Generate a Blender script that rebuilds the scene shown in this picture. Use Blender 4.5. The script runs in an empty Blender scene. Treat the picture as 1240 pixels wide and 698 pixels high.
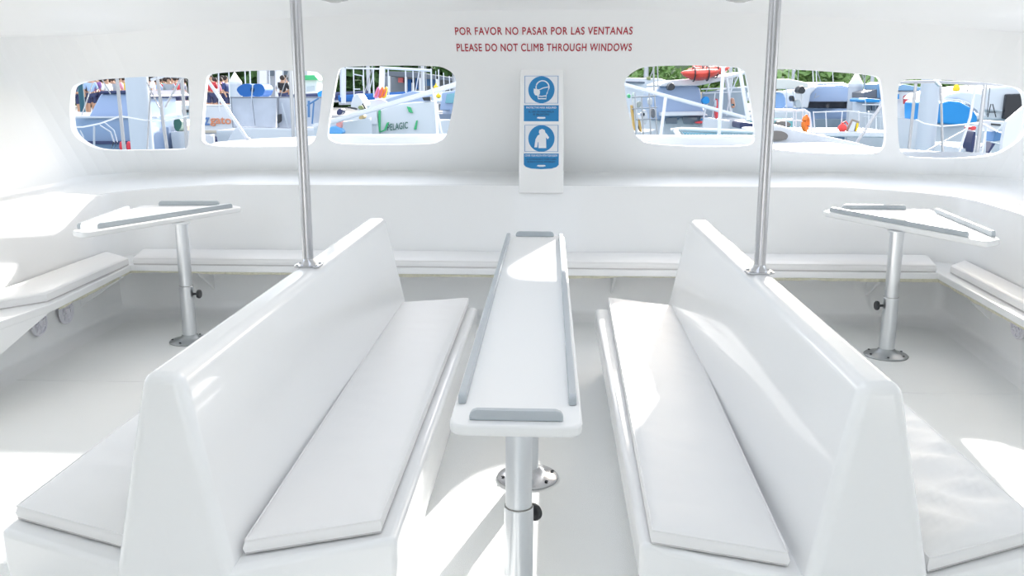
import bpy, bmesh, math, random
from mathutils import Vector, Matrix, noise
random.seed(7)
SC = bpy.context.scene
COL = SC.collection
PI = math.pi

# ------------------------------------------------------------------ camera
F, CX, CY, EYE = 1100.0, 620.0, 349.0, 1.7
PITCH = math.atan((CY-108)/F)
YAW = math.atan(50/(F*math.cos(PITCH)+(CY-108)*math.sin(PITCH)))
def ray(x, y):
    a = x-CX; b = -(y-CY)
    fw = F*math.cos(PITCH)+b*math.sin(PITCH); up = b*math.cos(PITCH)-F*math.sin(PITCH)
    return (a*math.cos(YAW)-fw*math.sin(YAW), a*math.sin(YAW)+fw*math.cos(YAW), up)
def at(x, y, D):                        # the place seen at a pixel, D metres ahead
    r = ray(x, y); t = D/r[1]
    return Vector((r[0]*t, D, EYE+r[2]*t))
def atz(x, y, z):
    r = ray(x, y); t = (z-EYE)/r[2]
    return Vector((r[0]*t, r[1]*t, z))
def atx(x, y, X):
    r = ray(x, y); t = X/r[0]
    return Vector((X, r[1]*t, EYE+r[2]*t))

cd = bpy.data.cameras.new('camera'); cam = bpy.data.objects.new('camera', cd); COL.objects.link(cam)
cd.sensor_width = 36; cd.lens = 36*F/1240; cd.clip_end = 600; cd.clip_start = .05
cam.location = (0, 0, EYE); cam.rotation_euler = (PI/2-PITCH, 0, YAW)
SC.camera = cam

# ------------------------------------------------------------------ materials
MATS = {}
def mat(name, col, rough=.5, metal=0, coat=0, bump=0, bscale=40, var=0, vscale=3, trans=0, alpha=1, spec=.5, stretch=None):
    if name in MATS: return MATS[name]
    m = bpy.data.materials.new(name); m.use_nodes = True
    nt = m.node_tree; b = nt.nodes['Principled BSDF']
    b.inputs['Base Color'].default_value = (*col, 1)
    b.inputs['Roughness'].default_value = rough
    b.inputs['Metallic'].default_value = metal
    b.inputs['Coat Weight'].default_value = coat
    b.inputs['Coat Roughness'].default_value = .06
    b.inputs['Transmission Weight'].default_value = trans
    b.inputs['Alpha'].default_value = alpha
    b.inputs['Specular IOR Level'].default_value = spec
    tc = nt.nodes.new('ShaderNodeTexCoord'); mp = nt.nodes.new('ShaderNodeMapping')
    nt.links.new(tc.outputs['Object'], mp.inputs[0])
    if stretch: mp.inputs['Scale'].default_value = stretch
    if var:
        n = nt.nodes.new('ShaderNodeTexNoise'); n.inputs['Scale'].default_value = vscale; n.inputs['Detail'].default_value = 5
        nt.links.new(mp.outputs[0], n.inputs['Vector'])
        mx = nt.nodes.new('ShaderNodeMix'); mx.data_type = 'RGBA'
        mx.inputs['A'].default_value = (*[c*(1-var) for c in col], 1)
        mx.inputs['B'].default_value = (*[min(1, c*(1+var)) for c in col], 1)
        nt.links.new(n.outputs['Fac'], mx.inputs['Factor'])
        nt.links.new(mx.outputs['Result'], b.inputs['Base Color'])
    if bump:
        n = nt.nodes.new('ShaderNodeTexNoise'); n.inputs['Scale'].default_value = bscale; n.inputs['Detail'].default_value = 3
        nt.links.new(mp.outputs[0], n.inputs['Vector'])
        bp = nt.nodes.new('ShaderNodeBump'); bp.inputs['Strength'].default_value = bump; bp.inputs['Distance'].default_value = .01
        nt.links.new(n.outputs['Fac'], bp.inputs['Height']); nt.links.new(bp.outputs[0], b.inputs['Normal'])
    MATS[name] = m
    return m
GEL = mat('white_gelcoat', (.905,.91,.91), .32, coat=.6, bump=.06, bscale=2.5, var=.012, vscale=2)
GELD = mat('deck_gelcoat', (.50,.53,.57), .45, coat=.2, var=.03)
GELM = mat('matte_white_tabletop', (.86,.865,.86), .55, var=.012, vscale=2, spec=.35)
GELW = mat('wall_gelcoat', (.90,.905,.90), .4, coat=.25, bump=.05, bscale=2, var=.012, vscale=1.5)
FLR = mat('nonskid_deck', (.86,.87,.86), .5, bump=.35, bscale=260, var=.03, vscale=2.2, spec=.4)
VIN = mat('white_vinyl', (.885,.88,.875), .42, bump=.12, bscale=9, var=.015, vscale=3, stretch=(1.6,.5,1), spec=.4)
PIPE = mat('vinyl_piping', (.60,.58,.575), .55)
GREY = mat('grey_fiddle_rail', (.46,.50,.53), .42, coat=.1, var=.02)
RSTEEL = mat('dark_rail_steel', (.36,.37,.39), .35, metal=.9)  # plain darker steel for the outdoor rails and posts
STEEL = mat('brushed_steel', (.54,.54,.56), .20, metal=1, bump=.05, bscale=30, stretch=(1,1,.05))
ALU = mat('satin_aluminium', (.74,.76,.78), .30, metal=1, bump=.04, bscale=30, stretch=(1,1,.05))
BASE = mat('cast_aluminium', (.42,.44,.45), .38, metal=.9, var=.1, vscale=20)
DARK = mat('dark_rubber', (.03,.032,.036), .5)
SEAM = mat('dark_collar_ring', (.30,.29,.27), .7)  # dark tone of the thin collar ring on the table legs
RAW = mat('raw_fibreglass_edge', (.62,.60,.47), .8, bump=.5, bscale=90, var=.25, vscale=35)
WHP = mat('white_plastic', (.80,.79,.84), .4)
RED = mat('red_vinyl_letters', (.42,.012,.03), .5)
BLUE = mat('sign_blue', (.015,.23,.53), .5)
PAPER = mat('sign_white', (.84,.86,.9), .45)
BLK = mat('sign_black', (.02,.04,.08), .6)
LENS = mat('lamp_lens', (.82,.82,.80), .15, trans=.3)
BWHT = mat('boat_white', (.60,.62,.65), .35, coat=.3, var=.03, vscale=1.2)
BBLUE = mat('boat_pale_blue', (.29,.38,.55), .4, coat=.2, var=.04, vscale=.8)
BLUEC = mat('blue_canvas', (.008,.10,.34), .7, bump=.6, bscale=6)
AZUR = mat('azure_canvas', (.01,.24,.58), .6, var=.06)
BLK2 = mat('boat_black_glass', (.012,.014,.02), .08)
GLASS = mat('tinted_glass', (.10,.14,.18), .06)
NAVY = mat('navy_stripe', (.02,.03,.10), .4)
REDK = mat('red_kayak_plastic', (.75,.09,.06), .4, var=.1)
ORG = mat('orange_plastic', (.85,.20,.02), .5)
YEL = mat('yellow_plastic', (.85,.58,.02), .5)
PINK = mat('pink_plastic', (.70,.22,.45), .5)
GRN = mat('green_paint', (.05,.42,.16), .5)
TEAL = mat('teal_net', (.04,.30,.42), .6)
VCL = mat('clear_vinyl_sheet', (.50,.53,.60), .18, var=.18, vscale=3, bump=.5, bscale=3)
CONC = mat('quay_concrete', (.50,.47,.42), .9, bump=.3, var=.12, vscale=.6)
LEAF = mat('tree_leaves', (.05,.115,.028), .7, var=.5, vscale=1.4)
LEAF2 = mat('pale_tree_leaves', (.17,.29,.09), .7, var=.4, vscale=1.2)
BARK = mat('tree_bark', (.16,.12,.08), .9, bump=.5)
HILL = mat('wooded_hillside', (.045,.085,.03), .9, var=.5, vscale=.12, bump=1, bscale=.6)
WATER = mat('harbour_water', (.03,.13,.17), .10, bump=.9, bscale=1.1)
BGREY = mat('building_grey', (.45,.48,.52), .8, var=.1, vscale=.5)
SKIN = mat('skin_tone', (.46,.27,.18), .6)
HAIR = mat('dark_hair', (.03,.02,.016), .7)

# ------------------------------------------------------------------ helpers
def wl(o):
    v = Vector((0,0,0))
    while o: v = v+Vector(o.location); o = o.parent
    return v
def obj(name, bm, m, parent=None, smooth=35):
    me = bpy.data.meshes.new(name)
    bmesh.ops.recalc_face_normals(bm, faces=bm.faces)
    if parent is not None:
        p = wl(parent)
        for v in bm.verts: v.co -= p
    if smooth:
        a = math.radians(smooth)
        for f in bm.faces: f.smooth = True
        for e in bm.edges:
            if len(e.link_faces) == 2 and e.calc_face_angle(0) > a: e.smooth = False
    bm.to_mesh(me); bm.free()
    for x in (m if isinstance(m, (list, tuple)) else [m]): me.materials.append(x)
    o = bpy.data.objects.new(name, me); COL.objects.link(o)
    if parent is not None: o.parent = parent
    if smooth and len(me.polygons) < 3000:
        wn = o.modifiers.new('normals', 'WEIGHTED_NORMAL'); wn.keep_sharp = True; wn.weight = 80
    return o
def tag(o, label=None, cat=None, group=None, kind=None):
    if label: o['label'] = label
    if cat: o['category'] = cat
    if group: o['group'] = group
    if kind: o['kind'] = kind
    return o
def thing(name, label, cat, loc=(0,0,0), group=None):
    o = bpy.data.objects.new(name, None); COL.objects.link(o); o.location = loc
    o.empty_display_size = .1
    return tag(o, label, cat, group)
def struct(name, bm, m, smooth=35):
    return tag(obj(name, bm, m, None, smooth), kind='structure')
def copy_tree(o, parent=None):
    c = o.copy(); COL.objects.link(c)
    if parent is not None: c.parent = parent
    for ch in [k for k in COL.objects if k.parent == o]: copy_tree(ch, c)
    return c
def NB(): return bmesh.new()
def bevel(bm, geom_edges, w, seg=3):
    bmesh.ops.bevel(bm, geom=list(geom_edges), offset=w, offset_type='OFFSET', segments=seg, profile=.5, affect='EDGES', clamp_overlap=True)
def box(bm, x0, x1, y0, y1, z0, z1, bv=0, seg=2):
    t = NB()
    vs = [t.verts.new((x, y, z)) for x in (x0,x1) for y in (y0,y1) for z in (z0,z1)]
    for q in ((0,1,3,2),(4,6,7,5),(0,4,5,1),(2,3,7,6),(0,2,6,4),(1,5,7,3)): t.faces.new([vs[i] for i in q])
    bmesh.ops.recalc_face_normals(t, faces=t.faces)
    if bv: bevel(t, t.edges, bv, seg)
    merge(bm, t)
def merge(bm, t, M=None):
    if M is not None: bmesh.ops.transform(t, matrix=M, verts=t.verts)
    me = bpy.data.meshes.new('tmp'); t.to_mesh(me); t.free(); bm.from_mesh(me); bpy.data.meshes.remove(me)
def prism(bm, pts, vec, bv=0, seg=2, minang=20):
    """closed polygon (3D points) pushed along vec"""
    t = NB(); vec = Vector(vec)
    a = [t.verts.new(Vector(p)) for p in pts]; b = [t.verts.new(Vector(p)+vec) for p in pts]
    t.faces.new(a); t.faces.new(b[::-1]); n = len(a)
    for i in range(n): t.faces.new((a[i], a[(i+1)%n], b[(i+1)%n], b[i]))
    bmesh.ops.recalc_face_normals(t, faces=t.faces)
    if bv:
        es = [e for e in t.edges if len(e.link_faces) == 2 and e.calc_face_angle(0) > math.radians(minang)]
        bevel(t, es, bv, seg)
    merge(bm, t)
def tube(bm, pts, r, seg=14, cap=True, r2=None):
    pts = [Vector(p) for p in pts]; rings = []; n = len(pts)
    up = Vector((0,0,1))
    for i, p in enumerate(pts):
        d = (pts[min(i+1, n-1)]-pts[max(i-1, 0)]).normalized()
        s = d.cross(up if abs(d.z) < .95 else Vector((1,0,0))).normalized(); u = s.cross(d)
        rr = r if r2 is None else r+(r2-r)*i/(n-1)
        rings.append([bm.verts.new(p+s*math.cos(k*2*PI/seg)*rr+u*math.sin(k*2*PI/seg)*rr) for k in range(seg)])
    for a, b in zip(rings, rings[1:]):
        for k in range(seg): bm.faces.new((a[k], a[(k+1)%seg], b[(k+1)%seg], b[k]))
    if cap: bm.faces.new(rings[0]); bm.faces.new(rings[-1])
def lathe(bm, prof, loc=(0,0,0), seg=40, M=None):
    t = NB(); rings = []
    for r, z in prof:
        if r < 1e-6: rings.append([t.verts.new((0,0,z))])
        else: rings.append([t.verts.new((r*math.cos(k*2*PI/seg), r*math.sin(k*2*PI/seg), z)) for k in range(seg)])
    for a, b in zip(rings, rings[1:]):
        for k in range(seg):
            j = (k+1) % seg
            if len(a) == 1 and len(b) == 1: continue
            if len(a) == 1: t.faces.new((a[0], b[j], b[k]))
            elif len(b) == 1: t.faces.new((a[k], a[j], b[0]))
            else: t.faces.new((a[k], a[j], b[j], b[k]))
    if len(rings[0]) > 1: t.faces.new(rings[0])
    if len(rings[-1]) > 1: t.faces.new(rings[-1])
    merge(bm, t, Matrix.Translation(loc) @ (M if M is not None else Matrix.Identity(4)))
def evalmesh(o):
    dg = bpy.context.evaluated_depsgraph_get()
    return bpy.data.meshes.new_from_object(o.evaluated_get(dg))
def text_bm(s, width, height, centre, extrude=.0008, spacing=1.0, bold=.012, tilt=0):
    """lettering standing in the XZ plane, facing -Y"""
    cu = bpy.data.curves.new('tx', 'FONT'); cu.body = s; cu.size = 1; cu.space_character = spacing
    cu.extrude = .02; cu.bevel_depth = bold; cu.bevel_resolution = 0
    o = bpy.data.objects.new('tx', cu); COL.objects.link(o)
    me = evalmesh(o); bm = NB(); bm.from_mesh(me)
    bpy.data.objects.remove(o); bpy.data.meshes.remove(me); bpy.data.curves.remove(cu)
    bmesh.ops.remove_doubles(bm, verts=bm.verts, dist=1e-5)
    xs = [v.co.x for v in bm.verts]; ys = [v.co.y for v in bm.verts]; zs = [v.co.z for v in bm.verts]
    x0, x1, y0, y1, z0, z1 = min(xs), max(xs), min(ys), max(ys), min(zs), max(zs)
    c = Vector(centre)
    for v in bm.verts:
        x = (v.co.x-(x0+x1)/2)/(x1-x0)*width; z = (v.co.y-(y0+y1)/2)/(y1-y0)*height
        v.co = c+Vector((x, -(v.co.z-z0)/(z1-z0)*extrude, z+tilt*x))
    return bm
def smooth_poly(p, it=2):
    for _ in range(it):
        q = []
        for i in range(len(p)):
            a = Vector(p[i]); b = Vector(p[(i+1) % len(p)])
            q += [a*.75+b*.25, a*.25+b*.75]
        p = q
    return p

# ------------------------------------------------------------------ the cabin shell
WY = 7.1                                 # inner face of the wall with the windows
XL, XR = -3.82, 3.72
# floor
bm = NB(); box(bm, -3.85, 3.75, -2.5, 6.82, -.05, 0); struct('floor', bm, FLR)
bm = NB()
for x in (-2.1, 1.93): box(bm, x-.003, x+.003, -2, 6.7, 0, .0012)
for y in (2.95, 5.05):
    box(bm, -3.2, -1.56, y-.003, y+.003, 0, .0012); box(bm, 1.4, 3.0, y-.003, y+.003, 0, .0012)
struct('trim_1', bm, mat('deck_seam', (.78,.79,.785), .6))

# windowed wall: a bent plate in plan, windows cut through it
def plan_path(off=0, r=.6):
    pts = [(XL-off, 4.6)]
    for k in range(0, 9):
        a = PI-k*PI/16; pts.append((XL+r+(r+off)*math.cos(a), WY-r+(r+off)*math.sin(a)))
    for k in range(0, 9):
        a = PI/2-k*PI/16; pts.append((XR-r+(r+off)*math.cos(a), WY-r+(r+off)*math.sin(a)))
    pts.append((XR+off, 4.6))
    return pts
RAKE = .9                                # the window wall leans in towards the top
def lean(z): return (1.6-z)*RAKE
pin, pout = plan_path(0), plan_path(.05)
bm = NB()
Z0, Z1 = .98, 2.26
ring = pin+pout[::-1]
prism(bm, [(x, y, Z0) for x, y in ring], (0, 0, Z1-Z0))
for v in bm.verts:
    if v.co.y > 5: v.co.y += lean(v.co.z)
wall = struct('wall_front', bm, GELW, 40)
WIN = [
 [(86,107),(84.2,130),(84.6,153),(88,162),(95,169.5),(109.5,178),(124,181.5),(150,182.5),(222,181.2),(226.5,179),(228,174),(229.5,150),(229.5,101),(228,96),(222,93.5),(183,92.5),(139,94.6),(109.5,97),(93,101.5)],
 [(256,88.5),(251,92),(249.5,97),(246.5,130),(243.7,167),(246,172.5),(253,176),(277,178),(320,178),(368,177),(378,174),(383,166),(388,135),(391,97),(388,89.5),(380,86),(314,84.8)],
 [(418,80.5),(411,83),(408.5,89),(402,125),(396,163),(399,169),(407,173.6),(425,175),(500,175),(526,174),(536,170),(541.6,163),(548,132),(552.7,101),(551,92),(545,86),(536,81.5),(524.6,79.6),(470,79)],
 [(784.5,80),(772,84),(762.5,90),(757,97),(756,103),(760,133),(769,163),(774,169),(784.5,173.8),(820,176.5),(863,178),(904,176.5),(912,174),(915,168),(911,135),(904,90),(900,84),(893,81.5),(847.6,78.8)],
 [(942,83),(935,84.5),(932,90),(930,120),(927,150),(925.5,170),(928,177),(936,181),(998,185.6),(1050,186),(1064,185),(1071,179),(1073,168),(1073,158),(1069.5,118),(1067,99),(1064,93.5),(1057.6,91),(1014,87)],
 [(1097,96),(1090,99),(1087,111),(1086.5,135),(1087.6,161.6),(1089,180),(1093.7,187),(1103,190.7),(1140,192),(1175,191.5),(1205.7,187.7),(1221,180.5),(1236,170),(1242,160),(1244,140),(1242,119),(1238,109.5),(1228.7,104.5),(1190,99.5),(1129,95.7)],
]
cb = NB()
def on_wall(x, y):
    z = 1.6
    for _ in range(12):
        p = hit_plan(x, y, lean(z)); z = p.z
    return p
def hit_plan(x, y, sh):
    r = ray(x, y); best = None
    for (x0, y0), (x1, y1) in zip(pin, pin[1:]):
        y0 += sh; y1 += sh
        dx, dy = x1-x0, y1-y0; den = r[0]*dy-r[1]*dx
        if abs(den) < 1e-9: continue
        t = (x0*dy-y0*dx)/den; u = (x0*r[1]-y0*r[0])/den
        if t > 0 and -1e-6 <= u <= 1+1e-6 and (best is None or t < best): best = t
    return Vector((r[0]*best, r[1]*best, EYE+r[2]*best))
for w in WIN:
    q = smooth_poly([on_wall(x, y) for x, y in w], 2)
    prism(cb, [Vector((p.x, 5.9, p.z)) for p in q], (0, 2.2, 0))
cut = obj('cutter', cb, GELW, None, 0)
md = wall.modifiers.new('b', 'BOOLEAN'); md.object = cut; md.operation = 'DIFFERENCE'; md.solver = 'EXACT'
me = evalmesh(wall); old = wall.data; wall.modifiers.clear(); wall.data = me
bpy.data.objects.remove(cut)
for p in wall.data.polygons: p.use_smooth = False

# ceiling: crowned roof with an unseen skylight, added to light the cabin, and a soft cove into the walls
bm = NB()
NX, NY = 60, 60
ROOF_Y0 = -1.6
ADDED_SKYLIGHT = (-.46, .28, 1.0, 4.9)
RY = 6.66                                # where the roof meets the leaning wall
def roofz(x, y):
    ex = max(0, abs(x+.05)-2.8)/1.0; ey = max(0, y-5.5)/(RY-5.5)
    e = min(1, math.hypot(ex, ey))
    return 2.36-.010*(x+.05)**2-.17*e**2.6
g = []
for j in range(NY+1):
    y = ROOF_Y0+(RY-ROOF_Y0)*(1-(1-j/NY)**1.4)
    g.append([])
    for i in range(NX+1):
        u = i/NX*2-1; u = math.copysign(1-(1-abs(u))**1.5, u)
        x = -.05+3.80*u
        # follow the rounded corners of the plan
        lim = 3.80
        if y > RY-.6: lim = 3.2+math.sqrt(max(0, .62**2-(y-RY+.6)**2))
        x = -.05+max(-lim, min(lim, 3.80*u))
        g[-1].append(bm.verts.new((x, y, roofz(x, y))))
for j in range(NY):
    for i in range(NX):
        c = (g[j][i].co+g[j+1][i+1].co)/2
        if ADDED_SKYLIGHT[0] < c.x < ADDED_SKYLIGHT[1] and ADDED_SKYLIGHT[2] < c.y < ADDED_SKYLIGHT[3]: continue
        bm.faces.new((g[j][i], g[j][i+1], g[j+1][i+1], g[j+1][i]))
bmesh.ops.remove_doubles(bm, verts=bm.verts, dist=1e-5)
r = bmesh.ops.extrude_face_region(bm, geom=bm.faces[:])
bmesh.ops.translate(bm, vec=(0,0,.07), verts=[q for q in r['geom'] if isinstance(q, bmesh.types.BMVert)])
struct('ceiling', bm, GELW, 50)

# unseen after bulkhead with doorway and solid side parts, added to shape the light
bm = NB(); box(bm, -3.9, -.8, -1.6, -1.55, 0, 2.3); box(bm, .7, 3.8, -1.6, -1.55, 0, 2.3); box(bm, -.8, .7, -1.6, -1.55, 2.0, 2.34)
struct('added_wall_back', bm, GELW, 0)
bm = NB(); box(bm, -3.86, -3.82, -1.55, 2.0, 0, 2.3); box(bm, -3.86, -3.82, 2.0, 4.6, 0, .93); struct('wall_left', bm, GELW, 0)
bm = NB(); box(bm, 3.72, 3.76, -1.55, 2.0, 0, 2.3); box(bm, 3.72, 3.76, 2.0, 4.6, 0, .93); struct('wall_right', bm, GELW, 0)
def resample(pts, n):
    P = [Vector((p[0], p[1])) for p in pts]; L = [0]
    for a, b in zip(P, P[1:]): L.append(L[-1]+(b-a).length)
    out = []
    for k in range(n+1):
        t = L[-1]*k/n; i = 0
        while i < len(P)-2 and L[i+1] < t: i += 1
        out.append(P[i].lerp(P[i+1], min(1, (t-L[i])/max(1e-9, L[i+1]-L[i]))))
    return out
def relax(q, it=3):
    for _ in range(it): q = [q[0]]+[(q[i-1]+q[i]*2+q[i+1])/4 for i in range(1, len(q)-1)]+[q[-1]]
    return q
NS = 110
base_path = relax(resample([(-3.385,3.6),(-3.385,6.60),(-3.30,6.75),(-3.1,6.76),(2.75,6.76),(2.92,6.74),(2.985,6.55),(2.89,5.5),(2.80,4.6),(2.72,3.6)], NS))
top_path = relax(resample([(-3.43,3.6),(-3.43,6.66),(-3.38,6.84),(-3.20,6.93),(2.84,6.93),(3.00,6.84),(3.04,6.66),(2.94,5.5),(2.85,4.6),(2.77,3.6)], NS))
wp = plan_path(0); wp[0] = (wp[0][0], 3.6); wp[-1] = (wp[-1][0], 3.6)
wall_path = [Vector((p.x, p.y+(lean(1.02) if p.y > 5 else lean(1.02)*max(0,(p.y-3.6)/1.4)))) for p in resample(wp, NS)]
def sidef(x): return max(0, min(1, (abs(x+.2)-2.3)/.9))
def rowbt(t, z, dz, push=0):             # between seat line and top of the backrest
    return [(a.x+(b.x-a.x)*t, a.y+(b.y-a.y)*t, z-dz*sidef(a.x)) for a, b in zip(base_path, top_path)]
def rowtw(t, z, dz):                      # from the top of the backrest to the wall
    return [(a.x+(b.x-a.x)*t, a.y+(b.y-a.y)*t, z-dz*sidef(a.x)) for a, b in zip(top_path, wall_path)]
def loft_plan(bm, rows):
    rr = [[bm.verts.new(p) for p in row] for row in rows]
    for a, b in zip(rr, rr[1:]):
        for k in range(len(a)-1): bm.faces.new((a[k], a[k+1], b[k+1], b[k]))
bm = NB()
loft_plan(bm, [rowtw(.06,.984,.062), rowtw(.3,.988,.060), rowtw(.6,.994,.056), rowtw(.85,1.0,.05), rowtw(.94,1.008,.05), rowtw(.98,1.022,.05), rowtw(1.0,1.045,.05), rowtw(1.01,1.06,.05)])
struct('trim_2', bm, GELW, 60)
bm = NB()
pa = [(-.255,6.872,.93),(.085,6.872,.93),(.075,6.885,1.85),(-.245,6.885,1.85)]
t = NB(); a = [t.verts.new(p) for p in pa]; b = [t.verts.new((x*1.0, 7.1+lean(z)+.03, z)) for x, y, z in pa]
t.faces.new(a); t.faces.new(b[::-1])
for i in range(4): t.faces.new((a[i], a[(i+1)%4], b[(i+1)%4], b[i]))
bmesh.ops.recalc_face_normals(t, faces=t.faces); bevel(t, t.edges, .018, 3); merge(bm, t)
struct('trim_3', bm, GEL)

# ------------------------------------------------------------------ built-in bench round the cabin
SEAT = .45                                # top of the moulded seat
inner = [(-3.16,3.6),(-3.03,4.60),(-2.965,5.15),(-3.05,6.34),(2.68,6.30),(2.62,5.1),(2.58,4.0)]
outer = [(-3.44,3.6),(-3.44,4.6),(-3.44,5.2),(-3.42,6.82),(3.03,6.82),(2.92,5.2),(2.85,4.0)]
pb = thing('perimeter_bench', 'white moulded bench built in along the windowed wall and both cabin sides', 'bench', (0,6.6,0))
bm = NB()
prism(bm, [(x,y,SEAT-.045) for x,y in inner+outer[::-1]], (0,0,.05), .010, 2)
obj('seat', bm, GEL, pb)
# left end: the front panel deepens towards the viewer
bm = NB()
prism(bm, [(-2.972,5.14,.44),(-3.035,4.6,.44),(-3.165,3.62,.44),(-3.165,3.62,.0),(-3.035,4.6,.245),(-2.972,5.14,.41)], (-.05,0,0), .006, 2)
obj('apron_panel', bm, GEL, pb)
# backrest moulding (leans back) along the three walls
bm = NB()
loft_plan(bm, [rowbt(-.1,.42,0), rowbt(0,.46,0), rowbt(.35,.64,0), rowbt(.75,.84,.03), rowbt(.93,.945,.058), rowbt(.97,.970,.062), rowbt(1.0,.980,.062), rowtw(.05,.984,.062), rowtw(.09,.984,.062)])
obj('backrest', bm, GEL, pb, 50)
# raw glass edge hanging under the seat lip
bm = NB()
path = []
for (p, q) in zip(inner, inner[1:]):
    p = Vector(p); q = Vector(q); n = max(2, int((q-p).length/.04))
    for k in range(n): path.append(p+(q-p)*k/n)
path = [p for p in path if p.y > (5.2 if p.x < 0 else 4.3)]
top = []; lo = []
for i, p in enumerate(path):
    c = Vector((-.15,5.0)); d = (c-p).normalized()*-.018
    w = .010+.022*noise.noise((i*.045,3.1,0))+.010*noise.noise((i*.3,1,0))
    top.append((p.x+d.x, p.y+d.y, .412)); lo.append((p.x+d.x, p.y+d.y, .400-w))
th = .006
for i in range(len(path)-1):
    vs = [bm.verts.new(v) for v in (top[i], top[i+1], lo[i+1], lo[i])]
    bm.faces.new(vs)
bmesh.ops.remove_doubles(bm, verts=bm.verts, dist=1e-5)
bmesh.ops.solidify(bm, geom=bm.faces[:], thickness=.006)
o = obj('raw_edge', bm, RAW, pb); o['label'] = 'rough yellowish fibreglass edge under the seat lip'
# recess wall below the seat with a coved foot
bm = NB()
def rec(off, z):
    return [(-3.34+off,3.6,z),(-3.34+off,6.45,z),(-3.30+off,6.66-off,z),(-3.1+off,6.74-off,z),(0,6.76-off,z),(2.8-off,6.74-off,z),(2.93-off,6.66-off,z),(2.97-off,6.45,z),(2.80-off,4.0,z)]
loft_plan(bm, [rec(-.02,.42), rec(.0,.12), rec(.02,.06), rec(.05,.025), rec(.10,.006), rec(.16,.0)])
obj('under_seat_panel', bm, GELW, pb, 50)
# knee brackets under the seat
for x, y, dx in ((-2.62,6.5,0),(-1.35,6.5,0),(.45,6.5,0),(1.28,6.5,0),(2.35,6.5,0)):
    bm = NB()
    prism(bm, [(x,6.40,.405),(x,6.78,.405),(x,6.78,.17)], (.02,0,0), .004, 1)
    obj('bracket', bm, GELW, pb)
bm = NB(); prism(bm, [(-3.02,6.15,.405),(-3.36,6.15,.405),(-3.36,6.15,.17)], (0,.02,0), .004, 1); obj('bracket', bm, GELW, pb)
bm = NB(); prism(bm, [(2.70,6.05,.405),(2.96,6.05,.405),(2.96,6.05,.17)], (0,.02,0), .004, 1); obj('bracket', bm, GELW, pb)

# ------------------------------------------------------------------ cushions
def cushion_parts(c, base, thick, parent=None, name='seat_cushion', wr=.002, seed=0, piping=True):
    """c: 4 corners (x,y,dz) going round; base z; returns mesh and piping meshes"""
    A, B, C_, D = [Vector((x, y, base+dz)) for x, y, dz in c]
    L = max((B-A).length, (D-C_).length); W = max((D-A).length, (C_-B).length)
    n = max(8, int(L/.035)); m = max(6, int(W/.035))
    def par(k, n):
        e = [0, .004, .012, .022, .034]
        return k/n
    us = [0,.006/L,.016/L,.03/L]+[.03/L+(1-.06/L)*k/n for k in range(1, n)]+[1-.03/L,1-.016/L,1-.006/L,1]
    vs = [0,.006/W,.016/W,.03/W]+[.03/W+(1-.06/W)*k/m for k in range(1, m)]+[1-.03/W,1-.016/W,1-.006/W,1]
    bm = NB(); g = []; h = []
    for i, u in enumerate(us):
        g.append([]); h.append([])
        for j, v in enumerate(vs):
            P = A*(1-u)*(1-v)+B*u*(1-v)+C_*u*v+D*(1-u)*v
            du = min(u, 1-u)*L; dv = min(v, 1-v)*W; d = min(du, dv)
            edge = .010*(max(0, 1-d/.03))**2
            puff = .006*min(1, d/.12)
            w = wr*noise.noise((P.x*3+seed, P.y*9, seed))+wr*.6*noise.noise((P.x*7+seed, P.y*14+P.x*6, 3))
            w *= min(1, d/.04)
            g[-1].append(bm.verts.new(P+Vector((0,0,thick-edge+puff+w))))
            h[-1].append(bm.verts.new(P))
    I, J = len(us), len(vs)
    for i in range(I-1):
        for j in range(J-1):
            bm.faces.new((g[i][j], g[i+1][j], g[i+1][j+1], g[i][j+1]))
            bm.faces.new((h[i][j], h[i][j+1], h[i+1][j+1], h[i+1][j]))
    bd = [(i,0) for i in range(I)]+[(I-1,j) for j in range(1,J)]+[(i,J-1) for i in range(I-2,-1,-1)]+[(0,j) for j in range(J-2,0,-1)]
    cen = (A+B+C_+D)/4
    N = len(bd); mid = []
    for (i, j) in bd:
        p = (g[i][j].co+h[i][j].co)/2; d = (p-cen); 
        nx = -1 if j == 0 else (1 if j == J-1 else 0); 
        out = Vector((0,0,0))
        if i == 0: out += (A-B).normalized()
        if i == I-1: out += (B-A).normalized()
        if j == 0: out += (A-D).normalized()
        if j == J-1: out += (D-A).normalized()
        mid.append(bm.verts.new(p+out*.006))
    for k in range(N):
        a = bd[k]; b = bd[(k+1) % N]
        bm.faces.new((g[a[0]][a[1]], g[b[0]][b[1]], mid[(k+1)%N], mid[k]))
        bm.faces.new((mid[k], mid[(k+1)%N], h[b[0]][b[1]], h[a[0]][a[1]]))
    loops = []
    for zz, lay in ((0, g), (0, h)):
        loops.append([lay[i][j].co.copy() for i, j in bd])
    return bm, loops
def cushion(c, base, thick, label, group=None, wr=.002, seed=0):
    t = thing('seat_cushion', label, 'cushion', (sum(p[0] for p in c)/4, sum(p[1] for p in c)/4, base), group)
    bm, loops = cushion_parts(c, base, thick, wr=wr, seed=seed)
    obj('cushion_body', bm, VIN, t, 60)
    for k, lp in enumerate(loops):
        pb_ = NB(); tube(pb_, [p+Vector((0,0,.001 if k == 0 else .004)) for p in lp+[lp[0]]], .0032, 6, False)
        obj('piping', pb_, VIN if k == 0 else PIPE, t)
    return t

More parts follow.
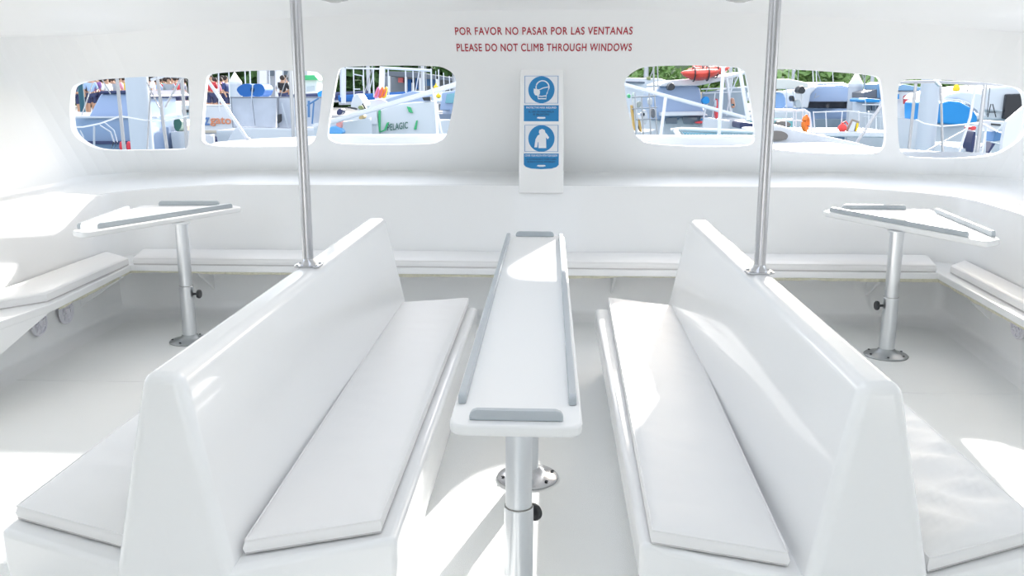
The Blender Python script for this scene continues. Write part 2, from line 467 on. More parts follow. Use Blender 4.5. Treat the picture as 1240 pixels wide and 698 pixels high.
# ------------------------------------------------------------------ the two double-sided benches
CXB = -.092
def bench(cx_, label):
    t = thing('double_bench', label, 'bench', (cx_, 3.8, 0), 'double-sided cabin benches')
    def sec(bm, prof, ny, fy):           # mirrored section lofted from the near to the far end, end faces split at the backrest foot
        V = lambda s, f: [bm.verts.new((cx_+s*dx, f(dx, z), z)) for dx, z in prof]
        Rn, Ln, Rf, Lf = V(1, ny), V(-1, ny), V(1, fy), V(-1, fy)
        for k in range(len(prof)-1):
            bm.faces.new((Rn[k], Rn[k+1], Rf[k+1], Rf[k])); bm.faces.new((Ln[k], Lf[k], Lf[k+1], Ln[k+1]))
        bm.faces.new((Rn[0], Rf[0], Lf[0], Ln[0]))
        return Rn, Ln, Rf, Lf
    bm = NB()
    # seat base
    ny = lambda dx, z: 2.275+max(0, dx-.17)*.38; fy = lambda dx, z: 5.385-max(0, dx-.17)*.1
    Rn, Ln, Rf, Lf = sec(bm, [(.165,.390),(.600,.408),(.600,.30),(.545,0)], ny, fy)
    for R_, L_, f in ((Rn, Ln, ny), (Rf, Lf, fy)):
        c = [bm.verts.new((cx_+s*.165, f(.165,0), 0)) for s in (1,-1)]
        bm.faces.new((R_[0], L_[0], c[1], c[0])); bm.faces.new((R_[0], c[0], R_[3], R_[2], R_[1])); bm.faces.new((L_[0], L_[1], L_[2], L_[3], c[1]))
    bmesh.ops.recalc_face_normals(bm, faces=bm.faces)
    bevel(bm, [e for e in bm.edges if len(e.link_faces) == 2 and e.calc_face_angle(0) > math.radians(30) and max(v.co.z for v in e.verts) > .2], .022, 4)
    # backrest
    t2 = NB()
    Rn, Ln, Rf, Lf = sec(t2, [(.055,.95),(.168,.385),(.185,0)], lambda dx, z: 2.262+(.035 if z > .9 else (.004 if z > .3 else -.012)), lambda dx, z: 5.395-(.035 if z > .9 else 0))
    t2.faces.new(Rn+Ln[::-1]); t2.faces.new(Rf[::-1]+Lf)
    bmesh.ops.recalc_face_normals(t2, faces=t2.faces)
    bevel(t2, [e for e in t2.edges if len(e.link_faces) == 2 and e.calc_face_angle(0) > math.radians(25)], .034, 6)
    merge(bm, t2)
    obj('bench_body', bm, GEL, t, 40)
    return t
bl = bench(CXB-.957, 'white moulded double-sided bench left of the long table, steel pole on its backrest')
br = bench(CXB+.957, 'white moulded double-sided bench right of the long table, steel pole on its backrest')
BZ = .398; TH = .052
# inner cushions (root side lower, aisle side higher)
cushion([(-.868,2.345,-.002),(-.905,5.30,-.002),(-.505,5.37,.014),(-.500,2.46,.014)], BZ, TH, 'flat white vinyl cushion on the aisle side of the left double bench', 'long vinyl bench cushions', .005, 1)
cushion([(.665,2.345,-.002),(.735,5.28,-.002),(.350,5.42,.014),(.298,2.43,.014)], BZ, TH, 'flat white vinyl cushion on the aisle side of the right double bench, sunlit end', 'long vinyl bench cushions', .006, 2)
cushion([(-1.222,2.36,-.002),(-1.222,5.30,-.002),(-1.60,5.30,.014),(-1.625,2.50,.014)], BZ, TH, 'white vinyl cushion on the outer left side of the left double bench', 'long vinyl bench cushions', .006, 3)
cushion([(1.045,2.33,-.002),(1.045,5.30,-.002),(1.42,5.30,.014),(1.44,2.50,.014)], BZ, TH, 'creased white vinyl cushion on the outer right side of the right double bench', 'long vinyl bench cushions', .022, 4)
# perimeter cushions
cushion([(-3.03,6.352,0),(2.665,6.315,0),(2.77,6.735,-.004),(-3.13,6.735,-.004)], SEAT+.006, .055, 'long thin white cushion on the bench under the windows', None, .002, 5)
cushion([(-3.36,6.62,-.003),(-3.06,6.33,0),(-3.01,5.16,0),(-3.36,4.75,-.003)], SEAT+.006, .055, 'white cushion with slanted corner on the left side bench', None, .003, 6)
cushion([(2.76,6.30,0),(2.95,6.52,0),(2.80,4.10,0),(2.63,4.10,0)], SEAT+.006, .055, 'white cushion on the right side bench above the round speaker', None, .003, 7)

# ------------------------------------------------------------------ tables
def fiddle(bm, p, q, h=.028, w=.022, z=.84, rnd=.02):
    p = Vector(p); q = Vector(q); d = (q-p); L = d.length; d.normalize(); s = Vector((-d.y, d.x))*w/2
    pts = []
    prof = [(0,0),(0,h*.45),(rnd*.35,h*.85),(rnd,h),(L-rnd,h),(L-rnd*.35,h*.85),(L,h*.45),(L,0)]
    prism(bm, [(p.x+d.x*a-s.x, p.y+d.y*a-s.y, z+b) for a, b in prof], (2*s.x, 2*s.y, 0), .004, 2, 15)
def rounded(pts, r, n=6):
    out = []
    N = len(pts)
    for i in range(N):
        p = Vector(pts[i]); a = (Vector(pts[i-1])-p).normalized(); b = (Vector(pts[(i+1)%N])-p).normalized()
        for k in range(n+1):
            t = k/n; u = p+a*r*(1-t)**2+b*r*t**2
            out.append(u)
    return out
def pedestal(parent, x, y, ztop, ring=.39, knob_dir=1, name='pedestal_leg', ang=0):
    bm = NB(); lathe(bm, [(.0,ring-.02),(.0425,ring-.02),(.0425,ztop-.012),(.0,ztop-.012)], (x,y,0), 36)
    lathe(bm, [(.0,ring+.001),(.0455,ring+.001),(.0472,ring-.001),(.0472,.03),(.0,.03)][::-1], (x,y,0), 36)
    leg = obj(name, bm, ALU, parent)
    bm = NB(); lathe(bm, [(.0425,0),(.0455,0),(.0455,.004),(.0425,.004)], (x,y,ring), 36); obj('collar', bm, SEAM, leg)
    bm = NB(); lathe(bm, [(.0,0),(.135,0),(.138,.006),(.132,.012),(.105,.018),(.080,.024),(.062,.034),(.052,.048),(.048,.052),(0,.052)], (x,y,0), 44)
    b = obj('base_plate', bm, STEEL if ang else BASE, parent)
    for k in range(6):
        a = k*PI/3+.3
        bm = NB(); lathe(bm, [(0,0),(.008,0),(.006,.004),(0,.005)], (x+.115*math.cos(a), y+.115*math.sin(a), .0185), 10); obj('screw', bm, DARK, b)
    bm = NB(); lathe(bm, [(0,0),(.045,0),(.045,.012),(.06,.014),(.06,.018),(0,.018)][::1], (x,y,ztop-.018), 30); obj('top_flange', bm, ALU, parent)
    bm = NB()
    M = Matrix.Rotation(ang, 4, 'Z') @ Matrix.Rotation(PI/2*knob_dir, 4, 'Y')
    lathe(bm, [(0,.04),(.008,.04),(.008,.07),(.012,.072),(.027,.075),(.030,.082),(.030,.092),(.024,.098),(0,.1)], (x,y,ring-.055), 20, M)
    obj('clamp_knob', bm, DARK, leg)
    return leg
# long centre table
TZ = .84
ct = thing('long_table', 'long narrow white table with grey edge rails between the two double benches', 'table', (-.095,3.8,0))
bm = NB()
P = rounded([(-.268,2.24),(.086,2.235),(.075,5.40),(-.277,5.42)], .05)
prism(bm, [(p.x,p.y,TZ-.032) for p in P], (0,0,.032), .009, 3, 40)
obj('tabletop', bm, GELM, ct, 30)
for (a, b) in (((-.246,2.40),(-.256,5.32)), ((.062,2.40),(.052,5.32)), ((-.215,2.285),(.035,2.283)), ((-.215,5.37),(.012,5.365))):
    bm = NB(); fiddle(bm, a, b, z=TZ, h=.030, w=.022); obj('edge_rail', bm, GREY, ct)
for y in (2.70, 3.79, 4.92): pedestal(ct, -.098, y, TZ-.032, ang=1.0)
# two corner tables
T2 = .86
def corner_table(mx, label, dy=0):
    cx_ = -.15
    X = lambda x: cx_+mx*(x-cx_)
    lx, ly = 2.185, 5.80+dy
    t = thing('corner_table', label, 'table', (X(lx), ly, 0), 'three-cornered pedestal tables')
    pts = [(2.44,5.16+dy),(2.575,5.26+dy),(2.70,6.60),(2.02,6.62),(1.90,6.46)]
    if mx < 0: pts = [(2.50,5.26),(2.62,5.34),(2.74,6.58),(2.10,6.64),(1.96,6.52)]
    P = rounded([(X(x),y) for x, y in pts], .05)
    bm = NB(); prism(bm, [(p.x,p.y,T2-.036) for p in P], (0,0,.036), .010, 3, 40); obj('tabletop', bm, GELM, t, 30)
    if mx > 0: R = (((1.95,6.43),(2.41,5.32)), ((2.08,6.585),(2.52,6.57)), ((2.665,6.40),(2.565,5.34)))
    else: R = (((2.02,6.46),(2.49,5.42)), ((2.16,6.60),(2.60,6.56)), ((2.70,6.28),(2.60,5.40)))
    for a, b in R:
        bm = NB(); fiddle(bm, (X(a[0]),a[1]), (X(b[0]),b[1]), z=T2, h=.034, w=.022); obj('edge_rail', bm, GREY, t)
    pedestal(t, X(lx), ly, T2-.036, .39, -mx)
    return t
corner_table(1, 'three-cornered white table on one metal leg at the right of the cabin')
corner_table(-1, 'three-cornered white table on one metal leg at the left of the cabin', .14)

# ------------------------------------------------------------------ steel poles on the backrests
def pole(x, y, label):
    t = thing('roof_pole', label, 'pole', (x, y, .95), 'polished roof poles')
    top = roofz(x, y)
    bm = NB(); lathe(bm, [(0,.952),(.0235,.952),(.0235,top),(0,top)], (x,y,0), 32); obj('tube', bm, STEEL, t)
    bm = NB(); P = rounded([(x-.058,y-.045),(x+.058,y-.045),(x+.058,y+.045),(x-.058,y+.045)], .03)
    prism(bm, [(p.x,p.y,.950) for p in P], (0,0,.008), .002, 1, 40)
    lathe(bm, [(.0238,.957),(.036,.957),(.034,.964),(.027,.972),(.0238,.985)], (x,y,0), 28)
    b = obj('base_flange', bm, STEEL, t)
    for sx in (-1,1):
        for sy in (-1,1):
            bm = NB(); lathe(bm, [(0,.957),(.007,.957),(.006,.961),(0,.9625)], (x+sx*.042, y+sy*.030, 0), 10); obj('screw', bm, BASE, b)
pole(-1.052, 3.82, 'polished steel pole standing on the backrest of the left double bench')
pole(.866, 3.76, 'polished steel pole standing on the backrest of the right double bench')

# ------------------------------------------------------------------ speakers, scuppers, ceiling lamps
def speaker(px, py, X, label, nx):
    p = atx(px, py, X)
    t = thing('wall_speaker', label, 'speaker', p, 'round speakers under the side benches')
    M = Matrix.Rotation(PI/2*nx, 4, 'Y')
    bm = NB(); lathe(bm, [(.070,0),(.088,0),(.088,.012),(.082,.018),(.072,.018),(.070,.010)], p, 40, M); obj('rim', bm, WHP, t)
    bm = NB(); lathe(bm, [(0,.002),(.071,.002),(.071,.004),(0,.004)], p, 30, M); obj('cone', bm, DARK, t)
    bm = NB()
    for k in range(8):
        a = k*PI/4+.2
        tube(bm, [p+Vector((nx*.014, math.cos(a)*.018, math.sin(a)*.018)), p+Vector((nx*.014, math.cos(a)*.073, math.sin(a)*.073))], .0045, 6)
    for r in (.047,):
        tube(bm, [p+Vector((nx*.014, math.cos(k*PI/14)*r, math.sin(k*PI/14)*r)) for k in range(29)], .0035, 6, False)
    lathe(bm, [(0,.008),(.018,.008),(.018,.018),(0,.02)], p, 20, M)
    obj('grille', bm, WHP, t)
speaker(79, 377, -3.325, 'round white speaker under the left side bench, the farther of two', 1)
speaker(46, 391, -3.325, 'round white speaker under the left side bench, the nearer of two', 1)
speaker(1235, 394, 2.90, 'round white speaker under the right side bench at the photo edge', -1)
for px, py, lb in ((163,384,'small dark floor drain at the left below the bench'), (1150,391,'small dark floor drain at the right below the bench')):
    p = atz(px, py, 0)
    t = thing('floor_drain', lb, 'drain', p)
    bm = NB(); lathe(bm, [(.028,0),(.045,0),(.043,.004),(.028,.005)], p, 24); obj('rim', bm, STEEL, t)
    bm = NB(); lathe(bm, [(0,0.001),(.03,.001),(.03,.002),(0,.002)], p, 20); obj('grate', bm, DARK, t)
for px, lb in ((405,'round recessed ceiling lamp left of the red lettering'), (896,'round recessed ceiling lamp right of the red lettering')):
    z = 2.3
    for _ in range(30): p = atz(px, -2.5, z); z = .5*z+.5*roofz(p.x, p.y)
    p = Vector((p.x, p.y, z))
    t = thing('ceiling_lamp', lb, 'lamp', p, 'round ceiling lamps')
    bm = NB(); lathe(bm, [(.062,0),(.092,0),(.094,-.006),(.088,-.014),(.072,-.018),(.062,-.014)], p, 40); obj('rim', bm, STEEL, t)
    bm = NB(); lathe(bm, [(0,-.030),(.03,-.028),(.052,-.021),(.066,-.010),(.066,-.002),(0,-.002)], p, 32); obj('lens', bm, LENS, t)

# ------------------------------------------------------------------ writing and signs
for s, x0, x1, y, lb in (('POR FAVOR NO PASAR POR LAS VENTANAS', 551, 766, 37.5, 'upper line of red lettering on the wall, in Spanish'),
                  ('PLEASE DO NOT CLIMB THROUGH WINDOWS', 553, 765, 57.5, 'lower line of red lettering on the wall, in English')):
    a = on_wall(x0, y); b = on_wall(x1, y); hh = on_wall(660, y-4.7).z-on_wall(660, y+4.7).z
    t = thing('warning_lettering', lb, 'lettering', ((a.x+b.x)/2, a.y, a.z), 'red lettering on the windowed wall')
    bm = text_bm(s, b.x-a.x, hh, ((a.x+b.x)/2, 0, (a.z+b.z)/2), .003, 1.12, .013)
    for v in bm.verts: v.co.y += WY+lean(v.co.z)-.001
    left = set(bm.faces); isl = []
    while left:
        st = [left.pop()]; cur = list(st)
        while st:
            for e in st.pop().edges:
                for f in e.link_faces:
                    if f in left: left.remove(f); st.append(f); cur.append(f)
        isl.append((min(v.co.x for f in cur for v in f.verts), cur))
    isl.sort(key=lambda q: q[0]); k = 0
    for wd in s.split():
        fs = [f for q in isl[k:k+len(wd)] for f in q[1]]; k += len(wd)
        wb = NB(); mp = {}
        for f in fs:
            for v in f.verts:
                if v not in mp: mp[v] = wb.verts.new(v.co)
            wb.faces.new([mp[v] for v in f.verts])
        obj('word', wb, RED, t, 0)
    bm.free()
def sign(px0, px1, py0, py1, kind, label):
    # lies on the slanted front of the pilaster
    def Yat(z): return 6.872+(z-.93)/.92*.013
    a = at(px0, py0, 6.88); b = at(px1, py1, 6.88)
    w = b.x-a.x; h = (py1-py0)/(px1-px0)*w*1.0
    zt = a.z; zb = b.z
    xc = (a.x+b.x)/2; zc = (zt+zb)/2; h = zt-zb
    t = thing('safety_sign', label, 'sign', (xc, Yat(zc)-.001, zc), 'blue and white safety signs')
    sl = (7.08-6.868)/.93
    def place(bm, d):
        for v in bm.verts: v.co.y = Yat(v.co.z)-.001-d+(v.co.y)
        return bm
    def flat(pts, d, th=.001):
        bm = NB(); prism(bm, [(xc+x*w, 0, zc+z*h) for x, z in pts], (0,-th,0)); return place(bm, d)
    def disc(x, z, r, n=40): return [(x+r*math.cos(k*2*PI/n), z+r*w/h*math.sin(k*2*PI/n)) for k in range(n)]
    if kind == 'mask': bot = [(.5,-.5),(-.5,-.5)]
    else: bot = [(.5,-.40),(.44,-.45),(.3,-.485),(0,-.5),(-.3,-.485),(-.44,-.45),(-.5,-.40)]
    obj('panel', flat([(-.5,.5),(.5,.5)]+bot, 0), PAPER, t, 0)
    bm = NB()
    for (x0,x1,z0,z1) in ((-.48,.48,.475,.482),(-.48,.48,-.11,-.103),(-.48,-.465,-.11,.48),(.465,.48,-.11,.48)):
        prism(bm, [(xc+x0*w,0,zc+z0*h),(xc+x1*w,0,zc+z0*h),(xc+x1*w,0,zc+z1*h),(xc+x0*w,0,zc+z1*h)], (0,-.0006,0))
    obj('border_line', place(bm, .001), BLUE, t, 0)
    obj('text_band', flat([(-.5,-.15),(.5,-.15)]+bot, .001), BLUE, t, 0)
    d = flat(disc(0,.185,.375), .001); dd = obj('pictogram_disc', d, BLUE, t, 0)
    if kind == 'mask':
        def loop_tube(pts, r):
            bm = NB(); tube(bm, [Vector((xc+x*w, -.001, zc+(.185+z*w/h)*h)) for x, z in pts], r*w, 8); return place(bm, .002)
        head = [(-.11,-.17),(-.11,-.10),(-.19,-.08)]
        arc = [(.03+.185*math.cos(a), .07+.18*math.sin(a)) for a in [math.radians(195-k*12) for k in range(18)]]
        obj('head_outline', loop_tube([(-.17,.0)]+arc+[(.16,-.10),(.13,-.17),(.14,-.25),(-.09,-.25),(-.10,-.17)], .017), PAPER, dd, 0)
        bm = flat([(x, .185+z*w/h) for x, z in ((-.22,.03),(-.07,.01),(-.04,-.05),(-.05,-.13),(-.10,-.17),(-.18,-.15),(-.22,-.08))], .002)
        obj('face_mask', bm, PAPER, dd, 0)
        obj('mask_strap', loop_tube([(-.06,.0),(.05,.05),(.2,.08)], .014), PAPER, dd, 0)
        obj('neck_band', loop_tube([(-.10,-.17),(.0,-.185),(.12,-.17)], .014), PAPER, dd, 0)
        lines = [('PROTECTIVE MASK REQUIRED', -.205, .86, .050, PAPER), ('EL USO DE MASCARILLA', -.29, .72, .042, BLK), ('ES OBLIGATORIO', -.35, .46, .042, BLK)]
    else:
        body = [(-.20,-.25),(-.16,-.02),(-.10,.08),(-.05,.12),(-.07,.17),(-.05,.24),(.02,.27),(.09,.24),(.11,.18),(.09,.13),(.13,.12),(.19,.05),(.17,.0),(.12,.05),(.10,.08),(.16,.02),(.15,-.27),(-.09,-.27),(-.09,-.10),(-.11,-.10),(-.12,-.25)]
        body = [(-.20,-.25),(-.17,-.02),(-.11,.08),(-.05,.12),(-.075,.17),(-.06,.24),(.02,.27),(.09,.24),(.11,.17),(.15,.13),(.22,.03),(.18,-.02),(.13,.03),(.14,-.27),(-.085,-.27),(-.085,-.10),(-.10,-.10),(-.12,-.25)]
        obj('coughing_figure', flat([(x, .185+z*w/h) for x, z in body], .002), PAPER, dd, 0)
        lines = [('COVER YOUR MOUTH WITH YOUR ELBOW', -.195, .93, .046, PAPER), ('AL ESTORNUDAR O TOSER CUBRA', -.275, .86, .038, BLK), ('SU BOCA CON EL ANTEBRAZO', -.335, .80, .038, BLK)]
    for s, z, ww, hh, m in lines:
        bm = text_bm(s, w*ww, h*hh, (xc, 0, zc+z*h), .0008, 1.05, .012); obj('sign_text', place(bm, .002), m, t, 0)
    bm = NB(); prism(bm, [(xc+x*w,0,zc+z*h) for x, z in ((-.10,-.405),(.10,-.405),(.13,-.43),(.06,-.445),(-.06,-.445),(-.13,-.43))], (0,-.0005,0))
    obj('small_emblem', place(bm, .002), PAPER, t, 0)
sign(634.5, 676.5, 91, 147, 'mask', 'upper blue and white sign with a masked head pictogram')
sign(634.5, 676.5, 150.5, 205, 'elbow', 'lower blue and white sign with a figure coughing into its elbow')

# ------------------------------------------------------------------ own foredeck, seen through the windows
bm = NB()
edge = [(-3.2,7.5,1.2),(-3.0,7.7,1.21)]+[tuple(atz(x, y, 1.24)) for x, y in ((262,172),(300,168.5),(345,166.5),(400,164),(470,163),(541,162),(650,161),(769,163.5),(860,166),(915,168))]+[tuple(atz(x, y, 1.24)) for x, y in ((1000,172),(1040,178),(1075,184))]+[(3.4,7.75,1.18),(3.6,7.5,1.18)]
edge = [(x, max(y, 7.75) if i < len(edge)-1 else y, z) for i, (x, y, z) in enumerate(edge)]
back = [(x, y+lean(1.1)+.03) for x, y in plan_path(.06) if y > 7.0]
prism(bm, edge+[(x, y, 1.2) for x, y in back[::-1]], (0,0,-.12))
struct('trim_4', bm, GELD)
bm = NB(); box(bm, -4.9, -2.6, 7.75, 10.3, .80, .92, .02); box(bm, 3.4, 5.2, 7.75, 9.8, .80, .92, .02); struct('trim_6', bm, GELD)
bm = NB()   # low coaming in front of the middle windows
prism(bm, [(-1.95,7.74,1.15),(-1.95,7.76,1.305),(-1.95,7.79,1.318),(-1.95,7.92,1.318),(-1.95,7.98,1.15)], (3.75,0,0), .01, 2)
struct('trim_5', bm, GELD)
# raised bow moulding with a dark panel painted as the shade in an opening beyond the fifth window
t = thing('bow_moulding', 'white curved bow moulding with a dark oval patch of painted shade beyond the right-hand pole', 'boat part', atz(960,160,1.24))
bm = NB()
pp = [at(x, y, 8.3) for x, y in ((930,150),(945,152),(965,158),(990,163),(1020,169),(1050,176),(1066,182),(1066,190),(925,190))]
prism(bm, smooth_poly(pp, 1), (0,.35,0), .02, 2); obj('moulding_body', bm, GELD, t)
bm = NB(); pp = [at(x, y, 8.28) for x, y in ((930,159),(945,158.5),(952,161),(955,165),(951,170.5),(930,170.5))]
prism(bm, smooth_poly(pp, 1), (0,.03,0)); obj('opening_shade', bm, mat('shaded_opening', (.16,.15,.14), .7), t)
# slanted side screen at the far right of the last window
t = thing('side_screen', 'light grey slanted panel outside at the right of the last window', 'panel', at(1225,185,7.9))
bm = NB(); pp = [at(x, y, 7.9) for x, y in ((1244,126),(1233,135),(1219,147),(1214,170),(1211,224),(1262,224),(1262,120))]
prism(bm, pp, (0,.05,0), .008, 2); obj('panel', bm, GELD, t)

# ------------------------------------------------------------------ rails and tubes of the own bow
def bar(bm, a, b, D, px, D2=None, seg=10):
    p = at(*a, D); q = at(*b, D if D2 is None else D2)
    tube(bm, [p, q], px/2/F*D, seg)
def rail_thing(name, label, cat, D, parts, base, group=None):
    t = thing(name, label, cat, at(*base, D), group)
    for nm, segs, m in parts:
        bm = NB()
        for s in segs:
            if len(s) == 3: bar(bm, s[0], s[1], D, s[2])
            else: tube(bm, [at(*p, D) for p in s[:-1]], s[-1]/2/F*D, 8)
        obj(nm, bm, m, t)
    return t
WT = mat('white_painted_tube', (.50,.53,.58), .35)
rail_thing('bow_rail', 'steel bow rail with sagging white rope beyond the leftmost window', 'rail', 8.6, [
  ('post', [((141,88),(151,188),4.2)], RSTEEL), ('post', [((190,90),(203,188),4.0)], RSTEEL), ('post', [((229,92),(232,188),3)], RSTEEL),
  ('brace', [((219,95),(200,130),2.6)], RSTEEL), ('brace', [((112,101),(99,140),1.4)], RSTEEL), ('brace', [((124,97),(134,114),1.4)], RSTEEL),
  ('brace', [((178,100),(193,131),1.6)], RSTEEL), ('brace', [((182,112),(178,186),2)], RSTEEL),
  ('top_rail', [((183,97),(200,91.5),(225,93),4)], WT),
  ('rope', [((80,154),(100,154),(120,150),(136,144.5),(146,140.5),(160,143),(175,145.5),(200,146.5),(235,139),1.8)], BWHT)], (151,188))
rail_thing('forward_awning_frame', 'white tube slanting down across the second window from the left', 'tube', 8.5,
  [('tube', [((248,92),(301,171),4)], WT), ('tube_foot', [((299.5,169),(302,172.5),7)], RSTEEL)], (301,171))
bm = NB(); bar(bm, (380,154), (650,73), 9.6, 6.5)
tag(obj('bow_stay_tube', bm, WT), 'thick white tube rising to the right across the third window from the left', 'tube')
t = thing('bow_stay_tube', 'thick white tube falling to the right across the window right of the signs', 'tube', at(915,147,9.6))
bm = NB(); bar(bm, (650,73), (925,149), 9.6, 4.6); obj('stay', bm, WT, t)
for a, b, w_ in (((806,118),(799,172),4),((876,78),(870,172),4.4),((895,80),(906,146),4.5)):
    bm = NB(); bar(bm, a, b, 8.9, w_); obj('post', bm, WT, t)
bm = NB(); bar(bm, (523,106), (536,166), 8.9, 2.6)
tag(obj('netting_post', bm, WT), 'thin white post at the right of the third window from the left', 'post')
bm = NB(); bar(bm, (1071,122), (1033,180), 8.6, 3.6)
tag(obj('bow_strut', bm, RSTEEL), 'steel strut slanting down to the left across the fifth window', 'strut')
rail_thing('bow_rail', 'steel bow rail with many posts beyond the rightmost window', 'rail', 8.3, [
  ('top_rail', [((1086,101),(1095,99.5),(1130,99),(1165,100.5),(1195,102),(1250,104),3.6)], RSTEEL),
  ('clamp', [((1132,97),(1138,103),5)], ALU),
  ('post', [((1109,101),(1099,196),3.6)], RSTEEL), ('post', [((1139,103),(1142,196),2.8)], RSTEEL), ('post', [((1193,102),(1182,196),4.6)], RSTEEL),
  ('post', [((1181,104),(1175,142),(1158,194),3.2)], WT), ('brace', [((1170,157),(1113,188),1.8)], RSTEEL), ('brace', [((1193,160),(1188,192),2.6)], WT),
  ('rope', [((1109,145),(1120,150),(1140,153),(1165,151),(1187,148),(1210,160),(1250,168),1.6)], BWHT)], (1142,196))
# unseen awning added to keep the sun off the upper left wall
t = thing('sun_block_awning', 'unseen white canvas awning added outside the leftmost window to block the sun', 'awning', (-3.4,8.4,1.2))
bm = NB(); prism(bm, [(-4.2,7.2,2.26),(-4.2,7.9,2.28),(-4.2,8.9,2.26),(-4.2,10.2,2.17),(-4.2,10.2,2.15),(-4.2,8.9,2.23),(-4.2,7.2,2.23)], (1.45,0,0), .006, 1); obj('canvas', bm, mat('sun_block_canvas', (.75,.76,.78), .8), t)
for x, y in ((-4.05,10.0),(-2.85,10.0),):
    bm = NB(); tube(bm, [(x,y,-.1),(x,y,2.17)], .02, 10); obj('sun_block_post', bm, RSTEEL, t)

# ------------------------------------------------------------------ water, quay, hillside
WZ = -1.15
bm = NB(); box(bm, -260, 260, 7.0, 260, WZ-.3, WZ); struct('water', bm, WATER)
bm = NB(); box(bm, -60, -3, 38, 64, WZ, .55, .05); box(bm, -60, -3, 37.7, 38, .1, .65, .04)
struct('quay', bm, CONC)
bm = NB(); box(bm, -3, 60, 62, 90, WZ, .35, .05); struct('shore', bm, CONC)
bm = NB(); n = 60; gr = []
for j in range(14):
    gr.append([])
    for i in range(n+1):
        x = -150+300*i/n; y = 95+j*6
        z = max(0, 1-((13-j)/13)**1.6)*(13+5*noise.noise((x*.02,1,0))+3*noise.noise((x*.06,5,0)))+1.4*noise.noise((x*.2,y*.2,0))-1.2
        gr[-1].append(bm.verts.new((x, y, z)))
for j in range(13):
    for i in range(n): bm.faces.new((gr[j][i], gr[j][i+1], gr[j+1][i+1], gr[j+1][i]))
struct('hillside', bm, HILL)

# ------------------------------------------------------------------ trees
def tree_proto(kind, seed):
    rnd = random.Random(seed)
    t = bpy.data.objects.new('tree' if kind != 'palm' else 'palm_tree', None); COL.objects.link(t)
    bm = NB()
    if kind == 'palm':
        tube(bm, [(0,0,0),(.1,0,2),(.25,0,4),(.3,0,5.6)], .16, 8, r2=.10); obj('trunk', bm, BARK, t)
        bm = NB()
        for k in range(14):
            a = k*2*PI/14+rnd.random()*.3; e = rnd.uniform(.1,.9); pts = []
            for s in range(7):
                u = s/6; r = 2.2*u; pts.append(Vector((.3+r*math.cos(a), r*math.sin(a), 5.6+e*1.4*math.sin(u*2.4)-u*u*1.3)))
            for s in range(6):
                d = (pts[s+1]-pts[s]).normalized(); sd_ = d.cross(Vector((0,0,1))).normalized()
                wv = .30*math.sin(PI*min(1, (s+1)/6.5))+.05
                for sg in (1,-1):
                    q = [bm.verts.new(v) for v in (pts[s], pts[s+1], pts[s+1]+sd_*sg*wv-Vector((0,0,wv*.6)), pts[s]+sd_*sg*wv-Vector((0,0,wv*.6)))]
                    bm.faces.new(q)
        obj('fronds', bm, LEAF2, t, 0)
    else:
        tube(bm, [(0,0,-.3),(.1,0,1.5),(0,.1,3.2)], .25, 8, r2=.14); obj('trunk', bm, BARK, t)
        bm = NB()
        for k in range(900):
            # leaf clumps on a lumpy crown
            while True:
                p = Vector((rnd.uniform(-1,1), rnd.uniform(-1,1), rnd.uniform(-1,1)))
                if .35 < p.length < 1: break
            l = 1+.25*noise.noise(p*2.5+Vector((seed,0,0)))
            c = Vector((p.x*3.0*l, p.y*2.6*l, 4.2+p.z*2.7*l))
            s = rnd.uniform(.25,.5)
            R = Matrix.Rotation(rnd.uniform(0,6.3), 3, Vector((rnd.uniform(-1,1),rnd.uniform(-1,1),rnd.uniform(-1,1))).normalized())
            q = [bm.verts.new(c+R@Vector(v)*s) for v in ((-1,-.5,0),(0,-.2,.35),(1,-.5,0),(.8,.5,0),(0,.7,-.2),(-.8,.5,0))]
            bm.faces.new(q)
        obj('foliage', bm, LEAF if kind == 'dense' else LEAF2, t, 0)
    return t
TX = [('dense',-39,60,1.0),('dense',-34,58,1.1),('dense',-29,61,1.0),('dense',-24,59,1.15),('pale',-21,62,.95),('dense',-18,60,1.0),('dense',-13,61,1.05),('dense',-9,63,1.1),('pale',-5.5,66,1.0),
      ('pale',8,74,.75),('pale',13,78,.8),('palm',17,72,.75),('pale',21,75,.85),('palm',24,70,.75),('palm',26.5,73,.7),('pale',30,76,.9),('palm',34,71,.7),('pale',38,77,.9),('pale',44,76,.95)]
TL = ['dark green tree at the far left behind the crowd','dark green tree behind the crowd, second from the left','dark green tree behind the crowd, third from the left','tall dark green tree behind the blue sail cover',
 'pale green tree left of the steel pole','dark green tree seen past the left steel pole','dark green tree behind the white gantry','dark green tree behind the gantry beam','pale green tree at the right of the third window',
 'pale green tree behind the red kayaks at their left','pale green tree behind the red kayaks','palm tree right of the red kayaks','pale green tree behind the white awning boat','palm tree behind the white awning boat',
 'palm tree above the white motor cruiser','pale green tree right of the motor cruiser','palm tree near the pointed piling on the right','pale green tree behind the rightmost rail','pale green tree at the far right above the white boat']
protos = {}
for (k, x, y, s), lb in zip(TX, TL):
    if k not in protos: o = protos[k] = tree_proto(k, len(protos)+3)
    else: o = copy_tree(protos[k])
    o.location = (x, y, -2.0 if k == 'dense' else (-1.2 if k == 'pale' else -1.6)); o.scale = (s, s, s); o.rotation_euler = (0,0,(x*7) % 6)
    tag(o, lb, 'tree', 'trees on the shore')

